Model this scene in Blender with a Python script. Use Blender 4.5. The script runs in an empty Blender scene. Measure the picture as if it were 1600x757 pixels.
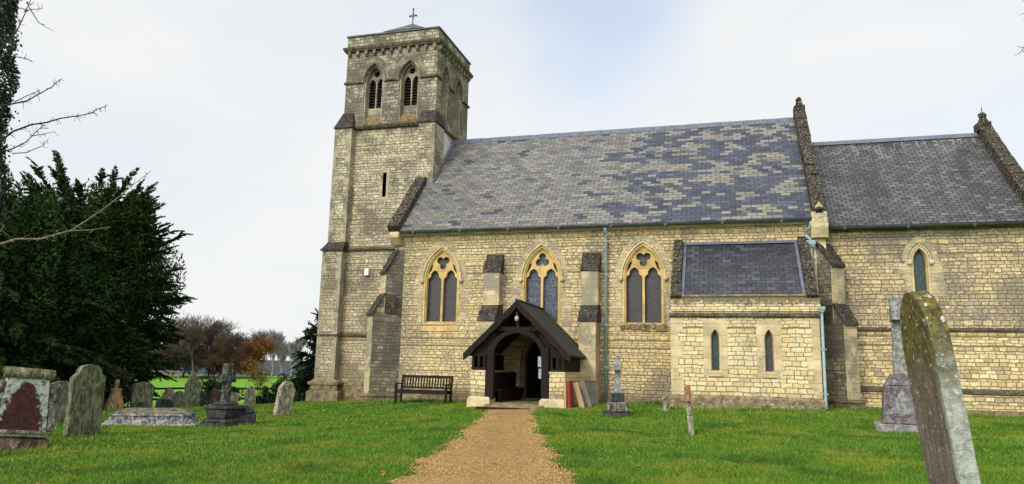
import bpy, bmesh, math, random
import numpy as np
from mathutils import Vector, Matrix
from mathutils.geometry import tessellate_polygon

S = bpy.context.scene
COL = S.collection
rng = np.random.default_rng(7)
random.seed(7)
R = math.radians

# ------------------------------------------------------------------ camera
YAW, PITCH, ROLL, FPX = .2856, .1695, .0234, 1150.95
CAM = Vector((8.469, -24.0, 1.5))
fwd0 = Vector((-math.sin(YAW), math.cos(YAW), 0)); rt0 = Vector((math.cos(YAW), math.sin(YAW), 0)); UPZ = Vector((0, 0, 1))
f2 = fwd0*math.cos(PITCH) + UPZ*math.sin(PITCH); u2 = UPZ*math.cos(PITCH) - fwd0*math.sin(PITCH)
r3 = rt0*math.cos(ROLL) + u2*math.sin(ROLL); u3 = u2*math.cos(ROLL) - rt0*math.sin(ROLL)
cd = bpy.data.cameras.new('camera'); cam = bpy.data.objects.new('camera', cd); COL.objects.link(cam)
cam.matrix_world = Matrix(((r3.x, u3.x, -f2.x, CAM.x), (r3.y, u3.y, -f2.y, CAM.y), (r3.z, u3.z, -f2.z, CAM.z), (0, 0, 0, 1)))
cd.sensor_fit = 'HORIZONTAL'; cd.sensor_width = 36.0; cd.lens = FPX/1600*36; cd.clip_start = .05; cd.clip_end = 5000
S.camera = cam

# ------------------------------------------------------------------ world / sun / exposure
SUN_EL, SUN_AZ = R(32), R(200)          # azimuth clockwise from +Y (north)
w = bpy.data.worlds.new('World'); S.world = w; w.use_nodes = True
nt = w.node_tree; nt.nodes.clear(); L = nt.links.new
def WN(t, **k):
    n = nt.nodes.new(t)
    for a, b in k.items(): setattr(n, a, b)
    return n
out = WN('ShaderNodeOutputWorld'); bg = WN('ShaderNodeBackground'); L(bg.outputs[0], out.inputs[0])
sky = WN('ShaderNodeTexSky'); sky.sky_type = 'NISHITA'; sky.sun_disc = False
sky.sun_elevation = SUN_EL; sky.sun_rotation = SUN_AZ; sky.air_density = 1.0; sky.dust_density = 1.5
tc = WN('ShaderNodeTexCoord')
mp = WN('ShaderNodeMapping'); mp.inputs['Scale'].default_value = (1.0, 1.0, 2.6); mp.inputs['Location'].default_value = (.35, .1, .2)
L(tc.outputs['Generated'], mp.inputs[0])
n1 = WN('ShaderNodeTexNoise'); n1.inputs['Scale'].default_value = 1.7; n1.inputs['Detail'].default_value = 5; n1.inputs['Roughness'].default_value = .5; n1.inputs['Distortion'].default_value = .25
L(mp.outputs[0], n1.inputs['Vector'])
r1 = WN('ShaderNodeValToRGB'); r1.color_ramp.elements[0].position = .36; r1.color_ramp.elements[1].position = .56
r1.color_ramp.elements[0].color = (.86, .86, .86, 1); r1.color_ramp.elements[1].color = (.985, .985, .985, 1)
L(n1.outputs[0], r1.inputs[0])
# a thinner patch of cloud, high and to the north
dt = WN('ShaderNodeVectorMath', operation='DISTANCE'); L(tc.outputs['Generated'], dt.inputs[0])
_h = (f2 + r3*(955-800)/FPX + u3*(378.5-5)/FPX).normalized(); dt.inputs[1].default_value = _h
nd = WN('ShaderNodeTexNoise'); nd.inputs['Scale'].default_value = 5; nd.inputs['Detail'].default_value = 4; L(tc.outputs['Generated'], nd.inputs['Vector'])
ad = WN('ShaderNodeMath', operation='MULTIPLY_ADD'); L(nd.outputs[0], ad.inputs[0]); ad.inputs[1].default_value = .22; L(dt.outputs['Value'], ad.inputs[2])
mr = WN('ShaderNodeMapRange'); mr.interpolation_type = 'SMOOTHSTEP'
L(ad.outputs[0], mr.inputs[0]); mr.inputs[1].default_value = .10; mr.inputs[2].default_value = .30; mr.inputs[3].default_value = .55; mr.inputs[4].default_value = 1
mm = WN('ShaderNodeMath', operation='MULTIPLY'); L(r1.outputs[0], mm.inputs[0]); L(mr.outputs[0], mm.inputs[1])
n2 = WN('ShaderNodeTexNoise'); n2.inputs['Scale'].default_value = 2.3; n2.inputs['Detail'].default_value = 4
L(mp.outputs[0], n2.inputs['Vector'])
cr = WN('ShaderNodeValToRGB'); cr.color_ramp.elements[0].position = .3; cr.color_ramp.elements[1].position = .7
cr.color_ramp.elements[0].color = (6.7, 7.0, 7.35, 1); cr.color_ramp.elements[1].color = (7.6, 7.6, 7.5, 1)
L(n2.outputs[0], cr.inputs[0])
mx = WN('ShaderNodeMix', data_type='RGBA'); L(mm.outputs[0], mx.inputs[0]); sk2 = WN('ShaderNodeVectorMath', operation='SCALE'); L(sky.outputs[0], sk2.inputs[0]); sk2.inputs['Scale'].default_value = 2.0; L(sk2.outputs[0], mx.inputs[6]); L(cr.outputs[0], mx.inputs[7])
# the veiled sun makes the cloud brighter on its side of the sky
sdir = Vector((math.sin(SUN_AZ)*math.cos(SUN_EL), math.cos(SUN_AZ)*math.cos(SUN_EL), math.sin(SUN_EL)))
dp = WN('ShaderNodeVectorMath', operation='DOT_PRODUCT'); L(tc.outputs['Generated'], dp.inputs[0]); dp.inputs[1].default_value = sdir
mr2 = WN('ShaderNodeMapRange'); L(dp.outputs['Value'], mr2.inputs[0]); mr2.inputs[1].default_value = .1; mr2.inputs[2].default_value = 1; mr2.inputs[3].default_value = 1; mr2.inputs[4].default_value = 2.6
ml = WN('ShaderNodeVectorMath', operation='SCALE'); L(mx.outputs[2], ml.inputs[0]); L(mr2.outputs[0], ml.inputs['Scale'])
L(ml.outputs[0], bg.inputs[0]); bg.inputs[1].default_value = .10
sd = bpy.data.lights.new('sun', 'SUN'); sd.energy = 1.5; sd.angle = R(14); sd.color = (1, .95, .86)
so = bpy.data.objects.new('sun', sd); COL.objects.link(so); so.rotation_euler = (-sdir).to_track_quat('-Z', 'Y').to_euler()
S.view_settings.view_transform = 'Standard'; S.view_settings.look = 'None'; S.view_settings.gamma = 1; S.view_settings.exposure = .30
S.view_settings.use_curve_mapping = False
S.render.engine = 'CYCLES'
S.cycles.max_bounces = 6; S.cycles.transparent_max_bounces = 8

# ------------------------------------------------------------------ node material helper
class NM:
    def __init__(s, name, rough=.85, spec=.3):
        s.m = bpy.data.materials.new(name); s.m.use_nodes = True; s.t = s.m.node_tree; s.t.nodes.clear()
        s.o = s.n('ShaderNodeOutputMaterial'); s.b = s.n('ShaderNodeBsdfPrincipled'); s.l(s.b.outputs[0], s.o.inputs[0])
        s.b.inputs['Roughness'].default_value = rough; s.b.inputs['Specular IOR Level'].default_value = spec
        s._tc = None; s._uv = None
    def n(s, t, **k):
        x = s.t.nodes.new(t)
        for a, b in k.items(): setattr(x, a, b)
        return x
    def l(s, a, b): s.t.links.new(a, b)
    def put(s, sock, v):
        if isinstance(v, (int, float)): sock.default_value = v
        elif isinstance(v, (tuple, list)):
            v = tuple(v)
            if sock.type == 'RGBA' and len(v) == 3: v += (1,)
            sock.default_value = v
        else: s.l(v, sock)
    def obj(s):
        if not s._tc: s._tc = s.n('ShaderNodeTexCoord')
        return s._tc.outputs['Object']
    def uv(s):
        if not s._uv: s._uv = s.n('ShaderNodeUVMap', uv_map='UVMap')
        return s._uv.outputs[0]
    def math(s, op, a, b=0, c=0):
        x = s.n('ShaderNodeMath', operation=op); s.put(x.inputs[0], a); s.put(x.inputs[1], b)
        if len(x.inputs) > 2: s.put(x.inputs[2], c)
        return x.outputs[0]
    def noise(s, vec, scale, detail=3, rough=.55, dist=0, col=False):
        x = s.n('ShaderNodeTexNoise'); s.put(x.inputs['Vector'], vec); x.inputs['Scale'].default_value = scale
        x.inputs['Detail'].default_value = detail; x.inputs['Roughness'].default_value = rough; x.inputs['Distortion'].default_value = dist
        return x.outputs[1 if col else 0]
    def mapr(s, v, a, b, c=0, d=1, smooth=True):
        x = s.n('ShaderNodeMapRange')
        if smooth: x.interpolation_type = 'SMOOTHSTEP'
        s.put(x.inputs[0], v); s.put(x.inputs[1], a); s.put(x.inputs[2], b); s.put(x.inputs[3], c); s.put(x.inputs[4], d)
        return x.outputs[0]
    def mix(s, f, a, b, mode='MIX'):
        x = s.n('ShaderNodeMix', data_type='RGBA', blend_type=mode); s.put(x.inputs[0], f); s.put(x.inputs[6], a); s.put(x.inputs[7], b)
        return x.outputs[2]
    def ramp(s, v, stops, const=False):
        x = s.n('ShaderNodeValToRGB'); s.l(v, x.inputs[0]); e = x.color_ramp.elements
        if const: x.color_ramp.interpolation = 'CONSTANT'
        while len(e) < len(stops): e.new(.5)
        for i, (p, c) in enumerate(stops): e[i].position = p; e[i].color = tuple(c)+(1,) if len(c) == 3 else c
        return x.outputs[0]
    def sep(s, v):
        x = s.n('ShaderNodeSeparateXYZ'); s.l(v, x.inputs[0]); return x.outputs
    def comb(s, a, b, c=0):
        x = s.n('ShaderNodeCombineXYZ'); s.put(x.inputs[0], a); s.put(x.inputs[1], b); s.put(x.inputs[2], c); return x.outputs[0]
    def mapping(s, v, scale=(1, 1, 1), loc=(0, 0, 0)):
        x = s.n('ShaderNodeMapping'); s.l(v, x.inputs[0]); x.inputs['Scale'].default_value = scale; x.inputs['Location'].default_value = loc
        return x.outputs[0]
    def bump(s, h, dist=.02, strength=1, normal=None):
        x = s.n('ShaderNodeBump'); s.l(h, x.inputs['Height']); x.inputs['Distance'].default_value = dist; x.inputs['Strength'].default_value = strength
        if normal: s.l(normal, x.inputs['Normal'])
        return x.outputs[0]
    def done(s, col, normal=None, rough=None):
        s.put(s.b.inputs['Base Color'], col)
        if normal: s.l(normal, s.b.inputs['Normal'])
        if rough is not None: s.put(s.b.inputs['Roughness'], rough)
        return s.m

def masonry(name, cols, rh=.14, sw=.3, joint=.010, mortar=(.22, .16, .085), stain=(.16, .15, .13), stain_amt=.4, stain_scale=.5,
            speck=.25, extra=None, bumpd=.018, dark=None, lowgrime=None):
    a = NM(name, .92, .15); uv = a.uv(); ob = a.obj()
    wob = a.noise(uv, 2.6, 3, .6, col=True)
    v1 = a.n('ShaderNodeVectorMath', operation='MULTIPLY_ADD'); a.l(wob, v1.inputs[0]); v1.inputs[1].default_value = (.08, .075, 0); a.l(uv, v1.inputs[2])
    wob2 = a.noise(uv, 13, 2, .6, col=True); v2 = a.n('ShaderNodeVectorMath', operation='MULTIPLY_ADD'); a.l(wob2, v2.inputs[0]); v2.inputs[1].default_value = (.022, .022, 0); a.l(v1.outputs[0], v2.inputs[2]); v1 = v2
    sx = a.sep(v1.outputs[0]); u, v = sx[0], sx[1]
    vv = a.math('DIVIDE', v, rh)
    n1d = a.n('ShaderNodeTexNoise', noise_dimensions='1D'); a.l(a.math('MULTIPLY', vv, .55), n1d.inputs['W']); n1d.inputs['Scale'].default_value = 1; n1d.inputs['Detail'].default_value = 1
    vv = a.math('MULTIPLY_ADD', n1d.outputs[0], 1.3, vv)
    row = a.math('FLOOR', vv); fr = a.math('FRACT', vv)
    re = a.math('MULTIPLY', a.math('MINIMUM', fr, a.math('SUBTRACT', 1, fr)), rh)
    W = a.math('MULTIPLY_ADD', row, 17.37, a.math('DIVIDE', u, sw))
    v1d = a.n('ShaderNodeTexVoronoi', voronoi_dimensions='1D', feature='F1'); a.l(W, v1d.inputs['W']); v1d.inputs['Scale'].default_value = 1; v1d.inputs['Randomness'].default_value = .85
    ve = a.n('ShaderNodeTexVoronoi', voronoi_dimensions='1D', feature='DISTANCE_TO_EDGE'); a.l(W, ve.inputs['W']); ve.inputs['Scale'].default_value = 1; ve.inputs['Randomness'].default_value = .85
    ce = a.math('MULTIPLY', ve.outputs['Distance'], sw)
    edge = a.math('SMOOTH_MIN', re, ce, .012)
    fine = a.noise(uv, 26, 4, .65)
    edge = a.math('MULTIPLY_ADD', a.math('SUBTRACT', fine, .5), .036, edge)
    mask = a.mapr(edge, joint*.2, joint*1.35)
    rc = a.n('ShaderNodeSeparateColor'); a.l(v1d.outputs['Color'], rc.inputs[0])
    k = len(cols)
    c = a.ramp(rc.outputs[0], [(i/k, q) for i, q in enumerate(cols)], True)
    br = a.mapr(rc.outputs[1], 0, 1, .88, 1.10, False)
    vm = a.n('ShaderNodeVectorMath', operation='SCALE'); a.l(c, vm.inputs[0]); a.l(br, vm.inputs['Scale']); c = vm.outputs[0]
    # inside-stone variation
    c = a.mix(a.mapr(a.noise(uv, 10, 5, .8), .50, .62, 0, .6), c, tuple(x*.5 for x in cols[1]))
    c = a.mix(a.mapr(a.noise(uv, 30, 4, .75), .53, .60, 0, speck), c, (.09, .07, .045))
    # large weathering patches with hard mottled edges
    big = a.noise(ob, stain_scale, 4, .6); sm = a.noise(uv, 13, 4, .75)
    st = a.math('ADD', a.math('MULTIPLY', big, 1.0), a.math('MULTIPLY', sm, .7))
    st = a.math('MULTIPLY_ADD', rc.outputs[2], .09, st)
    c = a.mix(a.mapr(st, 1.02-stain_amt*.42, 1.16-stain_amt*.42, 0, .85), c, stain)
    pale = a.noise(a.mapping(ob, (1, 1, 1), (7, 3, 5)), 1.1, 4, .7)
    c = a.mix(a.mapr(pale, .60, .70, 0, .4), c, (.46, .43, .36))
    if extra: c = extra(a, c, ob, uv)
    crack = a.mapr(a.noise(uv, 17, 3, .7), .40, .52)
    c = a.mix(mask, a.mix(crack, tuple(x*.42 for x in cols[0]), mortar), c)
    h = a.math('ADD', a.math('MULTIPLY', mask, 1), a.math('MULTIPLY', fine, .55))
    h = a.math('MULTIPLY_ADD', rc.outputs[1], .35, h)
    return a.done(c, a.bump(h, bumpd*1.3, 1))

Y1, Y2, Y3, Y4 = (.70, .55, .28), (.63, .48, .235), (.76, .62, .35), (.67, .52, .26)
def rustmarks(a, c, ob, uv):   # iron stain under the west window sill
    s = a.sep(ob); n = a.noise(a.mapping(ob, (5.5, 1, .9), (2.2, 0, 0)), 1, 5, .8)
    mxx = a.math('MULTIPLY', a.mapr(s[0], -1.75, -1.55), a.mapr(s[0], -.7, -.5, 1, 0))
    mz = a.math('MULTIPLY', a.mapr(s[2], 2.05, 2.55), a.mapr(s[2], 2.72, 2.76, 1, 0))
    f = a.math('MULTIPLY', a.math('MULTIPLY', mxx, mz), a.mapr(n, .46, .66, 0, .8))
    return a.mix(f, c, (.42, .21, .06))
def zband(z0, z1, col, amt, nscale=3):   # a mottled growth band between two heights
    def f(a, c, ob, uv):
        s = a.sep(ob); n = a.noise(ob, nscale, 4, .7)
        m = a.mapr(a.math('MULTIPLY_ADD', a.math('SUBTRACT', n, .5), (z1-z0)*1.6, s[2]), z0, z1, 1, 0)
        return a.mix(a.math('MULTIPLY', m, amt), c, col)
    return f
def nave_extra(a, c, ob, uv):
    c = rustmarks(a, c, ob, uv)
    c = zband(.5, 1.0, (.13, .12, .09), .8)(a, c, ob, uv)
    s = a.sep(ob)
    m = a.math('MULTIPLY', a.mapr(a.math('MULTIPLY_ADD', a.noise(ob, 1.4, 4, .7), 2.2, s[0]), -1.6, -.3, 1, 0), a.mapr(a.noise(uv, 11, 4, .75), .38, .56))
    return a.mix(a.math('MULTIPLY', m, .85), c, (.17, .16, .14))
M_nave = masonry('nave_rubble_stone', [Y1, Y2, Y3, Y4, (.56, .44, .25), Y1, (.66, .56, .34)], .10, .215, stain=(.24, .21, .155), stain_amt=.24, speck=.65, extra=nave_extra)
def vest_extra(a, c, ob, uv):
    c = zband(.7, 1.05, (.12, .10, .06), .6)(a, c, ob, uv)
    s = a.sep(ob); f = a.math('MULTIPLY', a.mapr(a.math('MULTIPLY_ADD', a.noise(ob, 6, 5, .8), .9, s[2]), 3.82, 3.98), a.mapr(s[2], 3.2, 3.21))
    return a.mix(a.math('MULTIPLY', f, .85), c, (.10, .09, .06))
M_vestry = masonry('vestry_rubble_stone', [Y1, Y3, Y3, Y4, (.70, .60, .38)], .125, .26, stain=(.30, .27, .2), stain_amt=.14, speck=.45, extra=vest_extra, joint=.009)
M_tower = masonry('tower_rubble_stone', [(.58, .50, .34), (.50, .425, .29), (.66, .58, .41), (.42, .36, .255), (.56, .48, .33)], .11, .22, stain=(.14, .125, .10), stain_amt=.40, speck=.85, stain_scale=.8,
                  extra=zband(2.2, 7.5, (.55, .42, .21), .25))
M_belfry = masonry('belfry_rubble_stone', [(.43, .38, .28), (.36, .315, .235), (.50, .45, .34), (.30, .265, .20)], .13, .26, stain=(.10, .09, .075), stain_amt=.48, speck=.8, stain_scale=1.0)
M_chan_up = masonry('chancel_upper_stone', [(.64, .50, .27), (.54, .43, .25), (.72, .58, .33), (.46, .37, .24), (.60, .47, .26)], .11, .22, stain=(.20, .18, .145), stain_amt=.44, speck=.8, stain_scale=.5)
M_chan_lo = masonry('chancel_lower_stone', [Y1, (.56, .42, .2), Y3, (.48, .38, .22), Y4], .11, .23, stain=(.2, .18, .14), stain_amt=.2)
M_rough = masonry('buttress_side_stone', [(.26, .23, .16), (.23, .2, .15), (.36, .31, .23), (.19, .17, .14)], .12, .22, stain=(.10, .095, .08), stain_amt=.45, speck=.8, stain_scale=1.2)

def ashlar(name, base, dark, rh=.32, sw=.5, amt=.3, joint=.004):
    a = NM(name, .88, .15); uv = a.uv(); ob = a.obj()
    sx = a.sep(uv); row = a.math('FLOOR', a.math('DIVIDE', sx[1], rh)); fr = a.math('FRACT', a.math('DIVIDE', sx[1], rh))
    re = a.math('MULTIPLY', a.math('MINIMUM', fr, a.math('SUBTRACT', 1, fr)), rh)
    W = a.math('MULTIPLY_ADD', row, 11.3, a.math('DIVIDE', sx[0], sw))
    v1d = a.n('ShaderNodeTexVoronoi', voronoi_dimensions='1D', feature='F1'); a.l(W, v1d.inputs['W']); v1d.inputs['Scale'].default_value = 1
    c = a.mix(a.mapr(a.noise(ob, 2.2, 4, .65), .35, .7), base, tuple(x*.72 for x in base))
    rc = a.n('ShaderNodeSeparateColor'); a.l(v1d.outputs['Color'], rc.inputs[0])
    vm = a.n('ShaderNodeVectorMath', operation='SCALE'); a.l(c, vm.inputs[0]); a.l(a.mapr(rc.outputs[0], 0, 1, .82, 1.12, False), vm.inputs['Scale']); c = vm.outputs[0]
    c = a.mix(a.mapr(a.math('ADD', a.noise(ob, 1.3, 4, .6), a.math('MULTIPLY', a.noise(ob, 16, 4, .75), .6)), .98-amt*.4, 1.1-amt*.4, 0, .9), c, dark)
    m = a.mapr(re, joint*.4, joint*1.6); c = a.mix(m, tuple(x*.45 for x in base), c)
    return a.done(c, a.bump(a.math('ADD', m, a.math('MULTIPLY', a.noise(ob, 30, 4, .7), .6)), .008, .8))
M_ash = ashlar('dressed_limestone', (.62, .50, .29), (.30, .27, .2), amt=.30)
M_win = ashlar('golden_window_stone', (.62, .44, .175), (.30, .24, .13), .6, .9, amt=.18)
M_ash_grey = ashlar('weathered_dressed_stone', (.40, .35, .25), (.15, .14, .115), amt=.45)
M_pale = ashlar('pale_rough_dressing', (.55, .45, .27), (.27, .235, .17), .12, .2, amt=.5)

M_ashd = ashlar('darkened_dressed_stone', (.29, .25, .175), (.10, .09, .075), amt=.55)
def growth(name, base, specks, thr=.6, sp2=None, bumpd=.03, scale=14):
    a = NM(name, .95, .1); ob = a.obj(); uv = a.uv()
    n = a.noise(ob, scale, 5, .75); c = a.mix(a.mapr(a.noise(ob, 5, 4, .7), .35, .65), base, tuple(x*.45 for x in base))
    c = a.mix(a.mapr(n, thr, thr+.05, 0, .9), c, specks)
    if sp2: c = a.mix(a.mapr(a.noise(a.mapping(ob, (1, 1, 1), (3, 8, 1)), scale*.6, 5, .75), .58, .64, 0, .85), c, sp2)
    return a.done(c, a.bump(a.math('ADD', n, a.noise(ob, 60, 3, .7)), bumpd, .9))
M_cop = growth('lichened_coping', (.06, .05, .038), (.42, .40, .32), .565, (.16, .12, .05), scale=18)
M_copw = growth('lichened_weathering', (.07, .06, .05), (.32, .30, .24), .575, (.14, .12, .07), scale=18)
M_string = growth('dark_string_course', (.14, .12, .085), (.33, .28, .17), .56, (.05, .045, .04))
M_plinth = growth('lichened_plinth', (.33, .26, .14), (.5, .46, .36), .6, (.13, .11, .08))

def slates(name, stops, sh, sw, clus=None, grime=.0, hb=.006, rough=.5, jw=.014):
    a = NM(name, rough, .35); uv = a.uv(); ob = a.obj(); sx = a.sep(uv)
    wob = a.noise(uv, 6, 2); u = a.math('MULTIPLY_ADD', a.math('SUBTRACT', wob, .5), .03, sx[0]); v0 = a.math('MULTIPLY_ADD', a.math('SUBTRACT', a.noise(uv, 4.3, 2), .5), .03, sx[1])
    vr = a.math('DIVIDE', v0, sh); row = a.math('FLOOR', vr); fr = a.math('FRACT', vr)
    off = a.math('MULTIPLY', a.math('MODULO', row, 2), .5)
    uc = a.math('ADD', a.math('DIVIDE', u, sw), off); col = a.math('FLOOR', uc); fu = a.math('FRACT', uc)
    cell = a.comb(a.math('MULTIPLY', col, sw), a.math('MULTIPLY', row, sh), 0)
    wn = a.n('ShaderNodeTexWhiteNoise', noise_dimensions='2D'); a.l(cell, wn.inputs['Vector'])
    rs = a.n('ShaderNodeSeparateColor'); a.l(wn.outputs['Color'], rs.inputs[0])
    if clus: sel = clus(a, cell, rs)
    else: sel = rs.outputs[0]
    c = a.ramp(sel, stops, True)
    vm = a.n('ShaderNodeVectorMath', operation='SCALE'); a.l(c, vm.inputs[0]); a.l(a.mapr(rs.outputs[1], 0, 1, .75, 1.25, False), vm.inputs['Scale']); c = vm.outputs[0]
    c = a.mix(a.mapr(a.noise(uv, 12, 4, .7), .5, .7, 0, .22), c, (.20, .19, .15))
    if grime:
        s2 = a.noise(a.mapping(uv, (1, .35, 1)), 1.1, 4, .7)
        c = a.mix(a.mapr(s2, .48, .64, 0, grime), c, (.03, .03, .03))
        c = a.mix(a.math('MULTIPLY', a.mapr(a.noise(a.mapping(uv, (3, .5, 1)), 1.5, 3, .7), .5, .6, 0, .6), a.mapr(a.sep(ob)[2], 8.6, 9.8)), c, (.27, .27, .26))
    c = a.mix(a.mapr(a.noise(a.mapping(uv, (3.2, .28, 1), (4, 0, 0)), 1, 5, .7), .50, .68, 0, .34), c, (.05, .048, .045))
    c = a.mix(a.mapr(a.noise(a.mapping(uv, (1, 1, 1), (8, 3, 0)), 2.1, 5, .75), .60, .68, 0, .4), c, (.17, .125, .075))
    sl = a.math('GREATER_THAN', rs.outputs[1], .985); c = a.mix(a.math('MULTIPLY', sl, .7), c, (.02, .02, .02))
    ev = a.math('MULTIPLY', a.math('MINIMUM', fr, a.math('MULTIPLY', a.math('SUBTRACT', 1, fr), 3)), sh)
    eu = a.math('MULTIPLY', a.math('MINIMUM', fu, a.math('SUBTRACT', 1, fu)), sw)
    e = a.mapr(a.math('MULTIPLY_ADD', a.math('SUBTRACT', a.noise(uv, 22, 3, .7), .5), .012, a.math('MINIMUM', ev, eu)), .003, jw)
    c = a.mix(e, (.02, .02, .022), c)
    h = a.math('ADD', a.math('MULTIPLY', a.math('SUBTRACT', 1, fr), 1.0), a.math('MULTIPLY', e, .6))
    h = a.math('ADD', h, a.math('MULTIPLY', rs.outputs[2], 1.1)); h = a.math('MULTIPLY_ADD', a.noise(uv, 30, 3), .4, h)
    return a.done(c, a.bump(h, hb*2.5, 1), a.mapr(rs.outputs[0], 0, 1, rough-.1, rough+.15))
def nave_clus(a, cell, rs):
    s = a.sep(cell)
    n = a.noise(a.mapping(cell, (.75, 1.5, 1)), 1, 2, .6)
    east = a.mapr(s[0], 4.5, 9.5, 0, 1)
    # horizontal clusters of the bluer slates, thick in the eastern half
    t = a.math('ADD', n, a.math('MULTIPLY', a.math('SUBTRACT', rs.outputs[0], .5), .13))
    blue = a.math('GREATER_THAN', t, a.mapr(s[0], 2.5, 7.3, .655, .43, True))
    c2 = a.noise(a.mapping(cell, (.9, 2.0, 1), (30, 10, 0)), 1, 2, .6)
    cream = a.math('MULTIPLY', a.math('GREATER_THAN', a.math('MULTIPLY_ADD', rs.outputs[2], .12, c2), a.mapr(s[0], 4.5, 7, .80, .615)), a.mapr(s[0], 4.5, 6.5, 0, 1))
    base = a.math('MULTIPLY', rs.outputs[0], .5)          # 0..0.5 grey-browns
    x = a.math('ADD', a.math('MULTIPLY', base, a.math('SUBTRACT', 1, blue)), a.math('MULTIPLY', blue, a.math('MULTIPLY_ADD', rs.outputs[2], .2, .6)))
    return a.math('ADD', a.math('MULTIPLY', x, a.math('SUBTRACT', 1, cream)), a.math('MULTIPLY', cream, a.math('MULTIPLY_ADD', rs.outputs[1], .15, .84)))
M_slate = slates('nave_slates', [(0, (.15, .145, .13)), (.12, (.18, .17, .15)), (.24, (.125, .12, .115)), (.36, (.165, .148, .12)), (.44, (.11, .11, .115)), (.6, (.042, .048, .072)), (.68, (.056, .064, .094)), (.76, (.034, .038, .056)), (.83, (.21, .19, .145)), (.93, (.165, .15, .125))],
                 .155, .31, nave_clus)
M_slate_v = slates('vestry_slates', [(0, (.036, .038, .052)), (.4, (.048, .05, .066)), (.7, (.028, .03, .042)), (.9, (.06, .062, .075))], .155, .27, rough=.4)
M_slate_c = slates('chancel_slates', [(0, (.075, .075, .078)), (.3, (.10, .097, .093)), (.6, (.058, .058, .064)), (.85, (.125, .12, .11))], .14, .25, grime=.85, jw=.026, hb=.011)
M_porchroof = slates('porch_tiles', [(0, (.018, .018, .014)), (.5, (.028, .028, .02)), (.8, (.024, .034, .012))], .11, .17, rough=.92, hb=.012)
M_lead = NM('ridge_lead', .5, .4); M_lead = M_lead.done(M_lead.mix(M_lead.mapr(M_lead.noise(M_lead.obj(), 5), .3, .7), (.085, .095, .13), (.13, .14, .175)))

def simple(name, c1, c2, scale=8, rough=.8, spec=.3, bd=.004, stretch=(1, 1, 1), metal=0):
    a = NM(name, rough, spec); v = a.mapping(a.obj(), stretch); n = a.noise(v, scale, 5, .65)
    a.b.inputs['Metallic'].default_value = metal
    return a.done(a.mix(a.mapr(n, .3, .7), c1, c2), a.bump(a.noise(v, scale*5, 3, .7), bd, .8))
M_wood = simple('blackened_oak', (.012, .009, .008), (.028, .02, .016), 3, .85, .1, .006, (14, 14, 1.2))
M_bench = simple('dark_stained_teak', (.018, .012, .010), (.03, .021, .017), 3, .85, .1, .003, (2, 12, 12))
M_pipe = simple('verdigris_painted_iron', (.20, .30, .285), (.28, .39, .37), 5, .5, .4, .002)
M_gutter = simple('dark_green_gutter', (.03, .042, .042), (.06, .08, .075), 6, .5, .4, .002)
M_black = simple('dark_interior', (.006, .005, .005), (.012, .01, .009), 4, .95, .05)  # near-black colour painted for the unlit space behind openings
M_louvre = simple('dark_slate_louvre', (.035, .033, .033), (.07, .065, .06), 7, .8, .2)
M_iron = simple('wrought_iron', (.015, .015, .018), (.03, .03, .032), 8, .6, .4)
M_white = simple('white_painted_metal', (.72, .74, .72), (.8, .8, .78), 5, .5, .4, .001)
M_render = simple('pale_limewash', (.62, .62, .6), (.45, .45, .42), 4, .9, .1)
M_plaster = simple('aged_cream_plaster', (.25, .19, .11), (.17, .13, .08), 3, .9, .1)
M_lampglass = simple('opal_lamp_glass', (.26, .245, .18), (.34, .32, .24), 4, .3, .5, .001)
M_red = simple('red_painted_board', (.30, .022, .018), (.2, .02, .02), 5, .6, .3)
M_plank = simple('weathered_plank', (.34, .22, .12), (.46, .33, .19), 4, .8, .2, .004, (8, 8, 1))
M_plank_g = simple('grey_weathered_plank', (.14, .125, .10), (.24, .21, .17), 4, .85, .2, .004, (8, 8, 1))
M_paper = simple('notice_paper', (.40, .41, .42), (.25, .27, .3), 14, .6, .2, .001)
M_fence = simple('dark_creosoted_fence', (.02, .017, .014), (.04, .034, .028), 4, .85, .2)

def leaded(name, c1, c2, line_col, scale, lat):
    a = NM(name, .4, .35); uv = a.uv()
    vo = a.n('ShaderNodeTexVoronoi', feature='DISTANCE_TO_EDGE'); a.l(uv, vo.inputs['Vector']); vo.inputs['Scale'].default_value = scale
    vc = a.n('ShaderNodeTexVoronoi', feature='F1'); a.l(uv, vc.inputs['Vector']); vc.inputs['Scale'].default_value = scale
    rc = a.n('ShaderNodeSeparateColor'); a.l(vc.outputs['Color'], rc.inputs[0])
    c = a.mix(rc.outputs[0], c1, c2)
    m = a.mapr(vo.outputs['Distance'], .02, .075, 1, 0)
    c = a.mix(a.math('MULTIPLY', m, .9), c, line_col)
    sx = a.sep(uv); fr = a.math('FRACT', a.math('DIVIDE', sx[1], lat)); b = a.mapr(fr, .02, .06, 1, 0)
    c = a.mix(a.math('MULTIPLY', b, .8), c, tuple(x*.5 for x in line_col))
    return a.done(c, a.bump(a.math('ADD', m, rc.outputs[1]), .004, .5))
M_glass1 = leaded('wire_guarded_glass', (.03, .028, .030), (.05, .047, .048), (.10, .092, .088), 24, .42)
M_glass2 = leaded('guard_glint_glass', (.012, .016, .035), (.035, .04, .07), (.20, .22, .25), 15, .5)  # pale web lines paint the light reflected off the mesh guard
M_glass3 = leaded('green_leaded_glass', (.012, .036, .034), (.026, .062, .055), (.08, .11, .10), 16, .14)
M_glass4 = leaded('grey_leaded_glass', (.03, .03, .033), (.055, .05, .052), (.12, .11, .10), 20, .14)

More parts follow.
